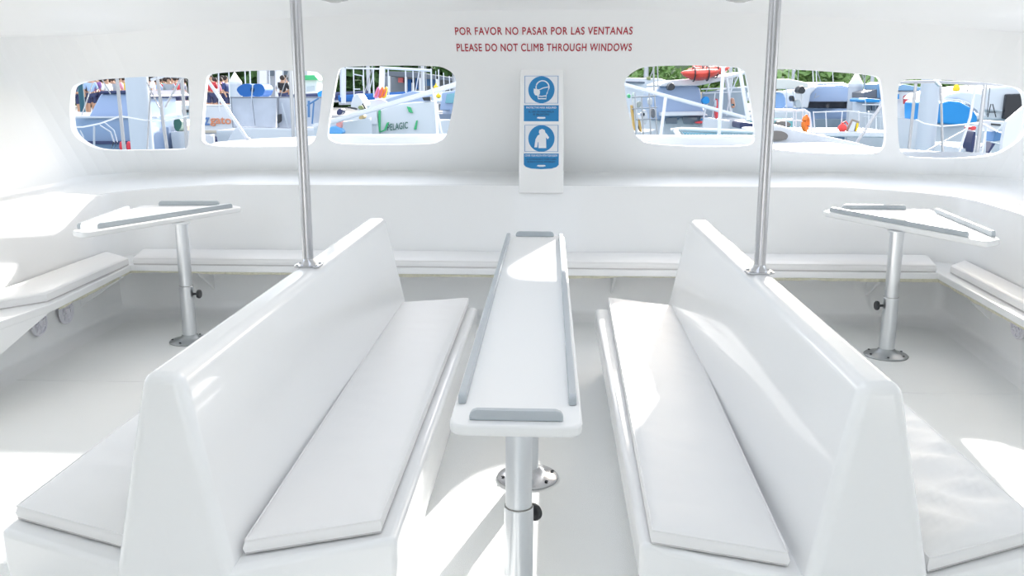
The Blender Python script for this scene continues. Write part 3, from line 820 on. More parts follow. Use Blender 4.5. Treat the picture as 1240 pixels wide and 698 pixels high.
# ------------------------------------------------------------------ people on the quay
def person_proto():
    t = bpy.data.objects.new('person', None); COL.objects.link(t)
    J = {'pel':(0,0,.95),'wa':(0,0,1.1),'ch':(0,.0,1.32),'ne':(0,0,1.46),'he':(0,-.01,1.56),'tp':(0,-.01,1.70),
         'sl':(-.19,0,1.38),'el':(-.27,.03,1.12),'wl':(-.27,-.10,.90),'hl':(-.27,-.14,.82),'sr':(.19,0,1.38),'er':(.28,.02,1.12),'wr':(.20,-.20,1.05),'hr':(.15,-.26,1.05),
         'hpl':(-.10,0,.90),'kl':(-.12,-.02,.50),'al':(-.13,.02,.09),'fl':(-.14,-.13,.03),'hpr':(.10,0,.90),'kr':(.13,-.04,.50),'ar':(.14,.02,.09),'fr':(.16,-.13,.03)}
    Rr = dict(pel=.15,wa=.13,ch=.15,ne=.06,he=.09,tp=.07,sl=.07,el=.048,wl=.035,hl=.035,sr=.07,er=.048,wr=.035,hr=.035,hpl=.10,kl=.065,al=.045,fl=.04,hpr=.10,kr=.065,ar=.045,fr=.04)
    E_ = [('pel','wa'),('wa','ch'),('ch','ne'),('ne','he'),('he','tp'),('ch','sl'),('sl','el'),('el','wl'),('wl','hl'),('ch','sr'),('sr','er'),('er','wr'),('wr','hr'),('pel','hpl'),('hpl','kl'),('kl','al'),('al','fl'),('pel','hpr'),('hpr','kr'),('kr','ar'),('ar','fr')]
    def skin(keys, grow, m, name, cutz=None):
        me = bpy.data.meshes.new('sk'); ks = [k for k in J if k in keys]
        me.from_pydata([J[k] for k in ks], [(ks.index(a), ks.index(b)) for a, b in E_ if a in keys and b in keys], [])
        o = bpy.data.objects.new('sk', me); COL.objects.link(o)
        o.modifiers.new('s', 'SKIN'); sv = me.skin_vertices[0].data
        for i, k in enumerate(ks): sv[i].radius = (Rr[k]+grow, (Rr[k]+grow)*(.75 if k in ('pel','wa','ch') else 1)); sv[i].use_root = (i == 0)
        o.modifiers.new('u', 'SUBSURF').levels = 1
        m2 = evalmesh(o); bpy.data.objects.remove(o)
        bm = NB(); bm.from_mesh(m2); return obj(name, bm, m, t, 60)
    skin(set(J), 0, SKIN, 'body')
    skin({'pel','wa','ch','sl','sr','el','er'}, .018, BWHT, 'shirt')
    skin({'pel','hpl','kl','hpr','kr'}, .02, NAVY, 'shorts')
    bm = NB(); bmesh.ops.create_icosphere(bm, subdivisions=2, radius=.115, matrix=Matrix.Translation((0,.015,1.64)))
    for v in bm.verts:
        if v.co.y < -.05: v.co.z = max(v.co.z, 1.66)
    obj('hair', bm, HAIR, t, 60)
    return t
SH = {'white':(.75,.76,.78),'turquoise':(.05,.50,.52),'black':(.02,.02,.025),'red':(.55,.05,.06),'navy blue':(.03,.05,.16),'grey':(.32,.34,.38),'pink':(.65,.28,.35),'pale blue':(.35,.48,.70),'purple':(.25,.12,.33),'yellow':(.7,.5,.08)}
PPL = [(91,'navy blue','standing at the far left of the crowd'),(97,'turquoise','at the left of the crowd beside the dark post'),(104,'black','behind the dark post at the left'),(111,'pale blue','right of the dark post in the crowd'),
       (118,'purple','in the middle of the left crowd'),(124,'red','in front of the pale boat cabin at left'),(131,'white','above the left end of the pale boat cabin'),(138,'grey','above the round emblem of the pale boat'),(144,'pink','left of the white piling'),
       (186,'white','right of the tall white piling'),(191,'pale blue','behind the bow rail post'),(206,'grey','in front of the green tree at the first window'),(214,'red','near the right edge of the first window'),(221,'navy blue','at the right edge of the first window'),
       (256,'red','at the left edge of the second window'),(262,'pink','left of the white pointed piling, first of two'),(268,'black','left of the white pointed piling, second of two'),(275,'navy blue','directly left of the white pointed piling'),
       (343,'black','standing left of the steel pole in the second window'),(347,'white','beside a dark-clad figure left of the steel pole')]
PPL += [(c_[0], c_[1], 'in the back row, '+c_[2]) for c_ in (
 (94,'grey','far left'),(101,'black','left of the dark post'),(108,'red','just right of the dark post'),(114,'white','behind the middle of the left crowd'),(121,'navy blue','behind the sloping cabin corner'),(128,'turquoise','over the cabin corner'),
 (134,'black','over the cabin roof left'),(141,'pink','over the cabin roof'),(147,'purple','by the bow rail post'),(151,'yellow','just left of the white piling'),(183,'black','just right of the white piling'),(196,'red','between the rail posts'),(201,'turquoise','between rail and brace'),(210,'black','under the tree'),(218,'purple','near the window edge'),(225,'grey','at the window edge'),
 (252,'black','at the second window edge'),(259,'navy blue','behind the slanting tube'),(265,'grey','behind the lettered boat'),(271,'purple','left of the pointed piling'))]
pp0 = person_proto()
for i, (px, c, lb) in enumerate(PPL):
    o = pp0 if i == 0 else copy_tree(pp0)
    D = 39.2+(i*37 % 11)*.25 if i < 20 else 42.6+(i*37 % 11)*.3
    p = at(px, 120, D); o.location = (p.x, D, .55); o.rotation_euler = (0,0,(i*2.3) % 6.28); s = .94+.02*(i % 5); o.scale = (s,s,s)
    m = mat(c.replace(' ','_')+'_cloth', SH[c], .8)
    for ch in [k for k in COL.objects if k.parent == o]:
        if ch.name.startswith('shirt'):
            if i: ch.data = ch.data.copy()
            ch.data.materials.clear(); ch.data.materials.append(m)
    tag(o, ('person in a %s top %s' if i < 20 else '%s top, person %s') % (c, lb), 'person', 'people on the quay')

# ------------------------------------------------------------------ pilings
def piling(px, D, label, w_=.4, top=2.12):
    p = at(px, 120, D)
    t = thing('mooring_piling', label, 'piling', (p.x, D, WZ), 'white mooring pilings')
    r = w_/2
    bm = NB(); lathe(bm, [(0,WZ-.25),(r,WZ-.25),(r,top-.35),(0,top-.35)], (p.x,D,0), 28); obj('post', bm, WT, t)
    bm = NB(); lathe(bm, [(0,top-.36),(r*1.06,top-.36),(r*1.06,top-.28),(r*.9,top-.24),(0,top+.08)], (p.x,D,0), 28); obj('cone_cap', bm, BWHT, t)
piling(167.5, 16.5, 'wide white round piling in the middle of the leftmost window', .40, 2.6)
piling(286, 31.5, 'white piling with pointed cap left of the blue sail cover', .43, 2.22)
piling(1035, 26.2, 'white piling with pointed cap right of the motor cruiser', .38, 2.12)
piling(1125.5, 13.8, 'wide white piling behind the rail in the rightmost window', .27, 2.3)
p = at(100, 130, 30); t = thing('dock_post', 'dark blue-green post in front of the crowd at the left', 'post', (p.x,30,WZ))
bm = NB(); tube(bm, [(p.x,30,WZ),(p.x,30,2.1)], .085, 12); obj('post', bm, mat('dark_teal_paint', (.02,.10,.14), .5), t); bm = NB(); lathe(bm, [(0,2.1),(.10,2.1),(.09,2.16),(0,2.2)], (p.x,30,0), 14); obj('cap', bm, mat('dark_teal_paint',(0,0,0)), t)

# ------------------------------------------------------------------ boats
def fprism(name, pts, D, depth, m, parent, bv=.02, sm=0):
    q = [at(x, y, D) for x, y in pts]
    if sm: q = smooth_poly(q, sm)
    bm = NB(); prism(bm, q, (0, depth, 0), bv, 2); return obj(name, bm, m, parent)
def boat(name, label, px, D, group=None):
    p = at(px, 150, D); return thing(name, label, 'boat', (p.x, D, WZ), group)
def hull(parent, x0, x1, D, beam, ydeck, m=None, bowside=0, name='hull', rise=.25):
    """lofted hull lying across the view; x0,x1,ydeck in the photo at distance D"""
    a = at(x0, ydeck, D); b = at(x1, ydeck, D); L = b.x-a.x; zt = a.z; n = 18
    bm = NB(); rings = []
    for i in range(n+1):
        u = i/n; s = u if bowside > 0 else (1-u)         # s=1 at the bow
        hb = beam/2*(1-max(0, (s-.35)/.65)**2.2*.96) if bowside else beam/2*(1-.1*abs(2*u-1)**3)
        zz = zt+rise*(s**2 if bowside else 0); x = a.x+L*u
        yc = D+beam/2; zb = WZ-.2
        rings.append([bm.verts.new(v) for v in ((x, yc-hb, zz), (x, yc-hb*1.0, zz-.12), (x, yc-hb*.86, (zz+zb)/2), (x, yc-hb*.45, zb), (x, yc+hb*.45, zb), (x, yc+hb*.86, (zz+zb)/2), (x, yc+hb, zz-.12), (x, yc+hb, zz))])
    for p, q in zip(rings, rings[1:]):
        for k in range(8): bm.faces.new((p[k], p[(k+1)%8], q[(k+1)%8], q[k]))
    bm.faces.new(rings[0]); bm.faces.new(rings[-1])
    return obj(name, bm, m or BWHT, parent)
def masts(parent, lst, D, m=None):
    for px, y0, y1, w_ in lst:
        bm = NB(); bar(bm, (px, y0), (px+1, y1), D, w_, None, 8); obj('mast' if w_ > 1.2 else 'shroud', bm, m or BWHT, parent)
def btubes(name, segs, D, m, parent):
    bm = NB()
    for s in segs: tube(bm, [at(*p, D) for p in s[:-1]], s[-1]/2/F*D, 8)
    return obj(name, bm, m, parent)

# -- leftmost window: large pale catamaran
t = boat('catamaran', 'large pale blue catamaran with sloping cabin behind the wide white piling', 140, 20)
hull(t, 40, 163, 20, 2.9, 143, BBLUE, -1, rise=.1)
fprism('cabin', ((104,146),(121,113.5),(158,112.5),(166,118),(168,146)), 20.5, 2.2, BBLUE, t, .06)
fprism('cabin_roof', ((119,113.5),(121,110),(158,109.5),(168,116),(168,119),(158,113.5)), 20.4, 3, NAVY, t, .02)
fprism('rubbing_strake', ((70,171),(163,171),(163,175),(70,175)), 19.9, .1, NAVY, t, .01)
fprism('boot_stripe', ((70,141),(190,141),(190,143.5),(70,143.5)), 19.9, .1, WT, t, .01)
btubes('round_emblem', [[(133+6*math.cos(k*PI/8), 129+6*math.sin(k*PI/8)) for k in range(15)]+[.7], [(138,120),(142,123),(139,127),.9]], 20.55, GREY, t)
btubes('guard_rail', [((97,185),(101,166),(97,158),1.8), ((114,186),(114,153),2.6), ((121,152),(134,160),(138,172),(133,184),2), ((126,148),(138,158),(142,172),(137,184),1.6)], 19.3, WT, t)
for x in (148, 156.5):
    bm = NB(); p = at(x, 178, 19.2); lathe(bm, [(0,-.12),(.04,-.1),(.06,0),(.04,.1),(0,.12)], p, 14); obj('red_fender', bm, mat('red_fender_rubber',(.6,.03,.05),.5), t)
t = boat('motor_boat', 'small white cabin boat right of the wide white piling', 205, 23)
hull(t, 176, 236, 23, 2.6, 170, BWHT, 1, rise=.1)
fprism('cabin', ((181,172),(184,147),(203,147),(208,160),(210,172)), 23.3, 2, BWHT, t, .05)
for q in (((185,150),(191,150),(193,163),(185,163)), ((194,150),(200,150),(202,163),(195.5,163))): fprism('window', q, 23.25, .05, GLASS, t, .005)
fprism('lower_hatch', ((184,172),(198,172),(198,180),(184,180)), 22.9, .1, GLASS, t, .005)
fprism('wheelhouse', ((184,147),(184,122),(198,124),(200,147)), 24, 1.2, BWHT, t, .03)
t = boat('white_tender', 'white open tender with dark seats at the right of the leftmost window', 215, 32)
hull(t, 198, 240, 32, 2.2, 128, BWHT, -1, rise=.05); fprism('dark_gunwale', ((200,133),(232,133),(232,136),(200,138)), 31.9, .1, DARK, t, .01)
fprism('canopy', ((201,127),(203,122.5),(214,122),(218,128)), 32.3, 1.2, mat('dark_red_canvas',(.12,.03,.03),.7), t, .02)
t = boat('inflatable_dinghy', 'green and white dinghy with outboard beside the small white cabin boat', 215, 22)
hull(t, 207, 232, 21.6, 1.4, 160, BWHT, 1, rise=.06); fprism('outboard', ((209,146),(214,143),(220,146),(220,153),(216,160),(211,158)), 21.8, .35, mat('dark_green_cowl',(.04,.13,.10),.5), t, .03, 1)
fprism('seat', ((218,153),(225,152),(225,160),(218,160)), 22.2, .4, mat('tan_seat',(.5,.28,.2),.7), t, .02)

# -- second window
t = boat('excursion_boat', 'white excursion boat with blue and orange lettering at the second window', 262, 27)
hull(t, 222, 300, 27, 3, 134, BWHT, -1, rise=.1)
fprism('side_bulwark', ((228,166),(228,128),(292,127),(292,166)), 26.8, .2, BWHT, t, .04)
btubes('top_rail', [((228,128.5),(292,127.5),2.2)], 26.7, BWHT, t); fprism('tan_stripe', ((228,158),(292,158),(292,161),(228,161)), 26.75, .06, mat('tan_stripe_paint',(.55,.50,.40),.6), t, .005)
for s, x0, x1, y, h, m in (('z', 247.5,254,147,9.5, mat('blue_lettering',(.10,.20,.42),.5)), ('gato', 254.5,280,147.5,11, mat('orange_lettering',(.66,.24,.12),.5))):
    a = at(x0, y, 26.78); b = at(x1, y, 26.78); bm = text_bm(s, b.x-a.x, h/F*26.78, ((a.x+b.x)/2, 26.78, a.z), .01, 1.0, .02, -.03); obj('hull_lettering', bm, m, t, 0)
fprism('stern_platform', ((228,168),(250,166),(272,172),(272,178),(228,178)), 26.1, .6, NAVY, t, .02)
t = boat('enclosed_sailboat', 'white sailing boat with clear vinyl side curtains and blue sail cover', 330, 22)
hull(t, 262, 420, 22, 3.4, 158, BWHT, 1, rise=.15)
fprism('cabin_coaming', ((268,182),(284,154),(395,156),(402,182)), 21.9, 3, BWHT, t, .06)
for q in (((280,118),(335,118.5),(334,154.5),(282,153)), ((338,119),(390,118),(388,153),(338,155.5))):
    c = fprism('clear_curtain', q, 22.1, .04, VCL, t, .01)
btubes('curtain_frame', [((279,118),(393,118),1.6), ((280,117),(282,154),1.4), ((336.5,118),(337,157),3), ((391,118),(388,155),1.6), ((282,154),(388,156),1.2), ((305,118),(309,152),.8)], 22.0, mat('grey_frame',(.22,.23,.26),.5), t)
fprism('dark_pouch', ((336,139),(340,138),(340,147),(336,150)), 21.95, .1, DARK, t, .01)
for cx_, w_ in ((298,11),(312,9)):
    q = [(cx_+w_*math.cos(k*PI/8)*(1+.10*math.sin(k*5)), 109.5+8.3*math.sin(k*PI/8)*(1+.10*math.cos(k*3))) for k in range(16)]
    fprism('sail_cover', q, 22.3, .7, BLUEC, t, .12, 1)
btubes('brace', [((341,125),(349,155),2), ((306,103),(304,128),1.6)], 21.95, WT, t)
fprism('blue_bimini_edge', ((384,112),(392,108),(392,122),(386,124)), 22.6, .5, AZUR, t, .02)
btubes('blue_cover_straps', [((372,128),(378,124),(386,119),2), ((374,122),(374,142),3), ((380,124),(378,150),2)], 21.8, mat('dusty_blue_strap',(.10,.22,.42),.7), t)
masts(t, [(264.5,84,135,1.6),(277,84,118,1.4),(296.5,84,108,1.6),(302.5,84,110,1.8),(326,84,118,1.4),(335,84,118,1.2)], 24)
t = thing('harbour_building', 'grey harbour building with pale pillars behind the blue sail cover', 'building', (-13.5,50,.3))
fprism('wall', ((311,70),(311,134),(372,134),(372,70)), 50, 5, BGREY, t, .05)
for x in (314, 333, 352): fprism('pillar', ((x,70),(x,134),(x+9,134),(x+9,70)), 49.6, .4, mat('pale_render',(.66,.68,.72),.8), t, .03)
fprism('window', ((324,84),(331,84),(331,92),(324,92)), 49.9, .15, GLASS, t, .01); fprism('window', ((343,86),(350,86),(350,112),(343,112)), 49.9, .15, GLASS, t, .01)
t = thing('kiosk', 'white kiosk with green roof just right of the left steel pole', 'kiosk', at(377,118,40))
fprism('wall', ((366,141),(366,96),(384,96),(384,141)), 40, 2, mat('kiosk_white',(.70,.74,.78),.7), t, .03)
fprism('roof', ((364,97),(367,91),(381,91),(386,97)), 39.7, 2.6, GRN, t, .03)
fprism('notice_panel', ((371,105),(381,104),(381,110),(371,111)), 39.95, .06, mat('notice_grey',(.45,.52,.58),.6), t, .01)

# -- third window
t = boat('dive_boat', 'white dive boat with green stripes and dark lettering in the third window', 490, 21)
hull(t, 448, 540, 21, 3, 150, BWHT, 1, rise=.05)
fprism('side_panel', ((459,170),(459,134),(475,127),(498,124),(526,122),(529,170)), 20.9, .5, BWHT, t, .04)
fprism('engine_box', ((418,165),(418,139),(456,133),(459,165)), 20.8, 1.6, BWHT, t, .04)
fprism('box_seam', ((421,150.5),(457,150),(457,151),(421,151.5)), 20.77, .04, GREY, t, .003)
for q in (((458,133),(460.5,133),(460.5,160),(458.5,160)), ((492.5,129),(497,130),(500,137),(495,136)), ((462,160),(467,158),(471,148),(468.5,148.5),(465,157),(459,160)), ((501,157),(504,146),(505.5,146),(504,157))): fprism('green_stripe', q, 20.85, .05, GRN, t, .003)
a = at(469, 153, 20.87); b = at(494, 153, 20.87)
bm = text_bm('PELAGIC', b.x-a.x, 8/F*20.9, ((a.x+b.x)/2, 20.87, a.z), .01, 1.05, .01, .12); obj('hull_lettering', bm, mat('dark_green_lettering',(.06,.16,.12),.5), t, 0)
fprism('foredeck', ((456,130),(460,122),(500,110),(525,113),(526,124),(498,126),(475,129)), 21.6, 1.5, BBLUE, t, .03)
fprism('console', ((436,122),(462,120),(470,124),(468,134),(440,136)), 21.4, 1.0, BWHT, t, .03)
fprism('cushion_pad', ((511,118),(521,117),(521,122),(513,122)), 20.85, .3, DARK, t, .01)
t2 = thing('boat_gantry', 'white tube gantry with wide top beam standing on the dive boat', 'frame', at(470,160,23))
btubes('top_beam', [((419,82.5),(461,83.5),2), ((460,82),(522,85.5),3.2)], 23, BWHT, t2)
btubes('post', [((416,82),(416,125),6)], 23, BWHT, t2)
btubes('post', [((463,82),(462,112),7)], 23, mat('cream_paint',(.72,.70,.70),.5), t2)
for x in (412, 428, 440, 452, 470, 491, 500, 513, 522): btubes('thin_post', [((x,83),(x+.8,118),1.5 if x != 522 else 2)], 23, BWHT, t2)
btubes('brace', [((428,90),(439,92),(440,104),1.5), ((428,108),(436,108),1.2), ((508,84),(503,112),1.2), ((447,112),(453,84),1)], 23, WT, t2)
for k, (x, m, nm) in enumerate(((455,PINK,'pink'),(460,ORG,'orange'),(464.5,YEL,'yellow'))):
    t3 = thing('paddle_board', nm+' paddle board leaning on the dive boat rail', 'board', at(x,119,21.3), 'paddle boards')
    q = [at(x+dx+ (119-y)*.22, y, 21.2+k*.08) for dx, y in ((-2.4,119),(2.2,119),(2.8,112),(1.4,106),(0,104.5),(-1.6,107),(-2.6,113))]
    bm = NB(); prism(bm, smooth_poly(q, 1), (0,.07,0), .012, 2); obj('board', bm, m, t3)
    bm = NB(); prism(bm, [q[0]*.5+q[1]*.5+Vector((-.02,-.03,.04)), q[0]*.5+q[1]*.5+Vector((.02,-.03,.04)), q[4]+Vector((.01,-.03,-.06)), q[4]+Vector((-.01,-.03,-.06))], (0,.03,0)); obj('centre_stripe', bm, mat('faded_red',(.70,.15,.16),.5), t3)
t = boat('rigid_inflatable', 'inflatable boat full of gear with dark outboard at left of the third window', 412, 19)
hull(t, 380, 440, 19, 1.7, 150, mat('tube_grey',(.55,.58,.62),.6), 1, rise=.1)
fprism('outboard', ((407,135),(411,131),(415,133),(414,139),(408,140)), 19.1, .3, NAVY, t, .03, 1)
fprism('blue_tarp', ((396,163),(397,155),(405,152),(414,156),(417,163)), 18.9, .8, mat('light_blue_tarp',(.12,.36,.68),.6), t, .05, 1)
fprism('red_bag', ((406,150),(411,145),(414,150),(413,156),(409,155)), 18.95, .3, mat('pale_red_bag',(.65,.28,.27),.7), t, .03, 1)
fprism('tan_bag', ((434,142),(437,139),(441,139.5),(440,144),(435,145)), 18.95, .3, mat('tan_bag_cloth',(.50,.36,.18),.8), t, .03, 1)
fprism('black_strap', ((421,129),(432,131),(432,133),(421,131)), 18.95, .1, DARK, t, .01)
fprism('white_bags', ((424,128),(428,115),(433,113),(438,120),(443,128),(436,134),(426,133)), 19.3, .6, BWHT, t, .06, 1)
fprism('dark_gear', ((438,126),(440,125),(444,132),(442,133)), 18.95, .1, DARK, t, .01); fprism('green_bag', ((432,130),(437,127),(440,131),(437,134)), 18.95, .3, mat('olive_bag',(.25,.28,.12),.8), t, .02, 1)
t = thing('harbour_shed', 'dark open harbour shed behind the white gantry', 'building', (-7,52,.3))
fprism('back_wall', ((466,88),(466,133),(560,133),(560,94)), 54, .4, mat('shed_grey',(.22,.25,.29),.8), t, .03)
fprism('roof', ((462,92),(470,86.5),(500,87),(560,96),(560,99),(470,92)), 50, 4, mat('shed_roof',(.10,.12,.15),.7), t, .03)
for x in (470, 490, 508, 528): fprism('column', ((x,92),(x,134),(x+2.6,134),(x+2.6,92)), 50, .3, BWHT, t, .02)
for x0, x1, y0, y1, m in ((492,498,96,112,BLUEC),(503,506,94,108,BLUEC),(512,526,94,104,mat('faded_blue_boards',(.06,.16,.34),.7)),(482,488,94,100,mat('faded_red',(0,0,0))),(498,502,100,112,BWHT)):
    fprism('stacked_goods', ((x0,y1),(x0,y0),(x1,y0),(x1,y1)), 50.6, .8, m, t, .02)
t = boat('pale_blue_launch', 'pale blue launch with tall windows at the right of the third window', 545, 26)
hull(t, 529, 575, 26, 2.8, 133, BBLUE, -1, rise=.05)
fprism('cabin', ((532,134),(535,112),(560,108),(570,134)), 26.3, 2, BBLUE, t, .05)
fprism('cabin_window', ((539,125),(541,114),(551,112.5),(551,125)), 26.2, .1, mat('teal_glass',(.16,.36,.42),.1), t, .01)
fprism('dark_water_panel', ((530,138),(575,138),(575,160),(533,160)), 25.9, .1, mat('slate_water',(.16,.20,.27),.5), t, .01)  # slate panel added to stand for dark grey water below the launch
masts(t, [(531,84,116,1.4),(537,88,114,1.2),(544,92,113,1)], 27)
for x, y, lb in ((528,106,'upper yellow float hanging at the right of the third window'),(531,116.5,'lower yellow float hanging at the right of the third window')):
    p = at(x, y, 20); t3 = thing('yellow_float', lb, 'float', p)
    bm = NB(); lathe(bm, [(0,-.05),(.045,-.03),(.055,0),(.045,.035),(.015,.055),(.012,.09),(0,.09)], p, 16); obj('float_body', bm, YEL, t3)
    bm = NB(); tube(bm, [p+Vector((0,0,.09)), p+Vector((0,0,.35))], .008, 6); obj('cord', bm, WT, t3)

# -- fourth window
t = boat('cabin_cruiser', 'large pale blue cabin cruiser carrying red kayaks in the fourth window', 820, 21)
hull(t, 770, 905, 21, 3.6, 145, BWHT, -1, rise=.1)
fprism('cabin', ((788,146),(791,118),(797,105),(835,101),(848,106),(851,130),(856,146)), 21.2, 2.6, BBLUE, t, .06)
fprism('roof', ((800,102),(815,97),(880,92),(905,86),(905,89),(880,97),(845,104),(800,105)), 20.9, 3.2, BWHT, t, .03)
for q in (((806,143),(820,142),(820,150),(806,150)), ((826,142),(848,142),(846,150),(828,150))): fprism('window', q, 20.95, .08, GLASS, t, .01)
fprism('side_deck', ((800,136),(850,135),(858,140),(800,141)), 20.8, .4, BWHT, t, .02)
fprism('aft_bulkhead', ((851,112),(905,104),(905,150),(856,150)), 22.8, .2, mat('cockpit_grey',(.36,.40,.45),.7), t, .02)
for x, y in ((812.5,105),):
    fprism('black_outboard', ((808,107),(811,101),(815,100),(818,105),(816,109),(811,110)), 20.6, .35, DARK, t, .03, 1)
fprism('white_sun_pad', ((850,160),(852,142),(884,146),(884,160)), 20.5, .8, BWHT, t, .03)
btubes('cockpit_frame', [((858,120),(850,150),1.6), ((866,112),(862,150),1.4), ((880,95),(886,140),3), ((888,92),(880,140),1.6), ((849,108),(905,106),1.6), ((851,113),(903,111),1.2), ((896,88),(882,118),1.4)], 20.7, BWHT, t)
for q, m, nm in ((((850,122),(853,117),(858,117),(860,122),(858,126),(852,126)),AZUR,'blue_bag'), (((850,144),(854,142),(857,144),(856,148),(851,148)),AZUR,'blue_bag'), (((867,121),(869.5,119),(870,144),(867,144)),mat('red_paddle',(.65,.05,.06),.5),'red_paddle'), (((843,148),(856,146),(856,149),(843,150)),mat('red_paddle',(0,0,0)),'red_strip'), (((865,122),(868,120),(869,130),(865,130)),GREY,'grey_bag'),(((886,120),(889,118),(891,130),(887,132)),mat('tan_seat',(0,0,0)),'tan_vest'),(((887,125),(890,126),(890,129),(886,128)),TEAL,'teal_cloth')):
    fprism(nm, q, 20.6, .25, m, t, .02, 1)
fprism('navy_cover', ((896,149),(900,147.5),(913,149),(914,156),(896,156)), 19.5, .9, NAVY, t, .03)
# kayaks on the roof
for k, (x0, x1, y, m, c) in enumerate(((824,872,88.5,REDK,'lowest'),(832,884,85,REDK,'middle'),(838,878,81,REDK,'topmost'))):
    lb = {'lowest':'red kayak on the cruiser roof, lowest and leftmost of the stack','middle':'red kayak on the cruiser roof, middle of the stack','topmost':'red kayak on the cruiser roof, topmost of the stack'}[c]
    a = at(x0, y+2, 20.6+k*.25); b = at(x1, y-.5, 20.6+k*.25)
    t3 = thing('kayak', lb, 'kayak', (a+b)/2, 'red kayaks')
    bm = NB(); n = 14; rings = []
    for i in range(n+1):
        u = i/n; r = max(.004, .24*math.sin(PI*u)**.55); c_ = a.lerp(b, u)+Vector((0,0,.05*(2*u-1)**2))
        rings.append([bm.verts.new(c_+Vector((0, r*1.1*math.cos(j*2*PI/12), r*(.42 if math.sin(j*2*PI/12)>0 else .62)*math.sin(j*2*PI/12)))) for j in range(12)])
    for p, q in zip(rings, rings[1:]):
        for j in range(12): bm.faces.new((p[j], p[(j+1)%12], q[(j+1)%12], q[j]))
    bm.faces.new(rings[0]); bm.faces.new(rings[-1]); obj('kayak_hull', bm, m, t3)
    mid = a.lerp(b, .5)
    for u in (.33,.68):
        c_ = a.lerp(b, u); bm = NB(); tube(bm, [c_+Vector((0,.27*math.cos(j*PI/8), .155*math.sin(j*PI/8))) for j in range(17)], .016, 6, False); obj('strap', bm, DARK, t3)
t = boat('fishing_boat', 'cluttered white fishing boat with steel frames left in the fourth window', 780, 18)
hull(t, 752, 800, 18, 1.8, 161, BWHT, 1, rise=.03)
btubes('steel_frame', [((769,112),(770,164),1.2), ((777,118),(779,164),1.6), ((786,112),(788,164),1.6), ((792,108),(796,164),1.6), ((765,118),(795,116),1.4), ((765,132),(796,130),1.2), ((770,145),(796,144),1.2), ((791,70),(792,110),2), ((796,72),(797,108),1.4)], 17.9, RSTEEL, t)
for q, m, nm in ((((766,112),(770,112),(774,162),(769,162)),BWHT,'white_post'),(((771,124),(777,122),(776,130),(771,131)),mat('olive_grey',(.35,.38,.36),.7),'grey_box'),(((777,134),(784,133),(784,150),(779,152)),BWHT,'white_drum'),(((772,145),(775,143),(778,160),(775,160)),mat('ochre_rope',(.6,.38,.12),.8),'ochre_rope'),(((764,128),(766,127),(770,158),(768,159)),mat('ochre_rope',(0,0,0)),'ochre_rope'),(((776,137),(781,135),(782,141),(778,142)),BBLUE,'pale_blue_bucket'),(((785,120),(790,118),(790,127),(786,128)),GREY,'grey_winch'),(((760,115),(763,113),(764,119),(761,119)),GRN,'green_flag'),(((789,132),(793,131),(794,142),(790,144)),mat('dark_grey_gear',(.14,.15,.17),.6),'dark_gear')):
    fprism(nm, q, 18.0, .3, m, t, .015, 1)
t = boat('white_yacht', 'long white yacht deck behind the fishing boat in the fourth window', 770, 30)
hull(t, 740, 830, 30, 3, 97, BWHT, -1, rise=.0)
fprism('deck_house', ((755,98),(760,94),(800,95),(812,99),(812,103),(755,101)), 30.2, 2, BWHT, t, .03); fprism('window_band', ((758,98.5),(812,100),(812,102),(758,101)), 30.1, .1, GLASS, t, .01)
fprism('olive_box', ((784,93),(788,93),(788,97),(784,97)), 30, .5, mat('olive_bag',(0,0,0)), t, .02)
t = thing('trampoline_net', 'blue net strip stretched along the bow beam in the fourth window', 'net', at(868,163,11.5))
fprism('net', ((825,160),(912,163.5),(912,167.5),(830,164)), 11.5, .02, TEAL, t, 0)
bm = NB()
for k in range(24):
    for (ya, yb) in (((160.2,164.2)),((164.2,160.2))): bar(bm, (826+k*3.6, ya+k*.14), (829.6+k*3.6, yb+k*.14), 11.48, .5, None, 5)
obj('lacing', bm, BWHT, t); btubes('bow_beam', [((812,158),(825,156.5),(914,160),5)], 11.6, BWHT, t)
for x in (818, 925):
    q = at(x, 158.5, 11.6); bm = NB(); tube(bm, [q, Vector((q.x*.8, 8.3, 1.12))], .03, 8); obj('beam_arm', bm, BWHT, t)

# -- fifth window
t = boat('motor_cruiser', 'white and pale blue motor cruiser with wide black window band', 1005, 27)
hull(t, 962, 1068, 27, 3.6, 132, BBLUE, -1, rise=.05)
fprism('superstructure', ((974,134),(980,112),(990,104),(1020,102.5),(1040,107),(1050,134)), 27.2, 3, BBLUE, t, .08, 0)
fprism('bow_flare', ((972,131),(974,108),(984,104),(990,106),(982,114),(979,131)), 27.0, 1, BWHT, t, .05)
fprism('flybridge', ((988,104),(992,99.5),(1022,100),(1035,105),(1020,103.5)), 27.6, 2, BWHT, t, .04)
fprism('window_band', ((976.5,131),(981,123),(1050,123),(1050,131)), 27.05, .2, BLK2, t, .015)
fprism('lower_windows', ((986,146),(988,144),(1045,144),(1045,158),(985,158)), 26.85, .15, mat('grey_glass',(.25,.31,.36),.1), t, .015)
btubes('chrome_trim', [((992,116),(986,119),(988,113),1)], 26.95, RSTEEL, t)
masts(t, [(984,78,104,1.2),(988,78,104,1),(1008,80,101,.8)], 28)
t = boat('awning_boat', 'open boat under a long white awning right of the steel pole', 955, 24)
hull(t, 930, 978, 24, 2.4, 134, BWHT, -1, rise=.05)
fprism('awning', ((925,108),(928,96),(955,95.5),(978,100),(980,106),(960,108)), 24.2, 1.8, mat('cream_awning',(.66,.66,.62),.8), t, .03)
btubes('awning_pole', [((952,106),(953,140),1.1), ((960,106),(961,140),1.1), ((970,104),(972,140),1.4), ((934,104),(935,138),1.2)], 24, BWHT, t)
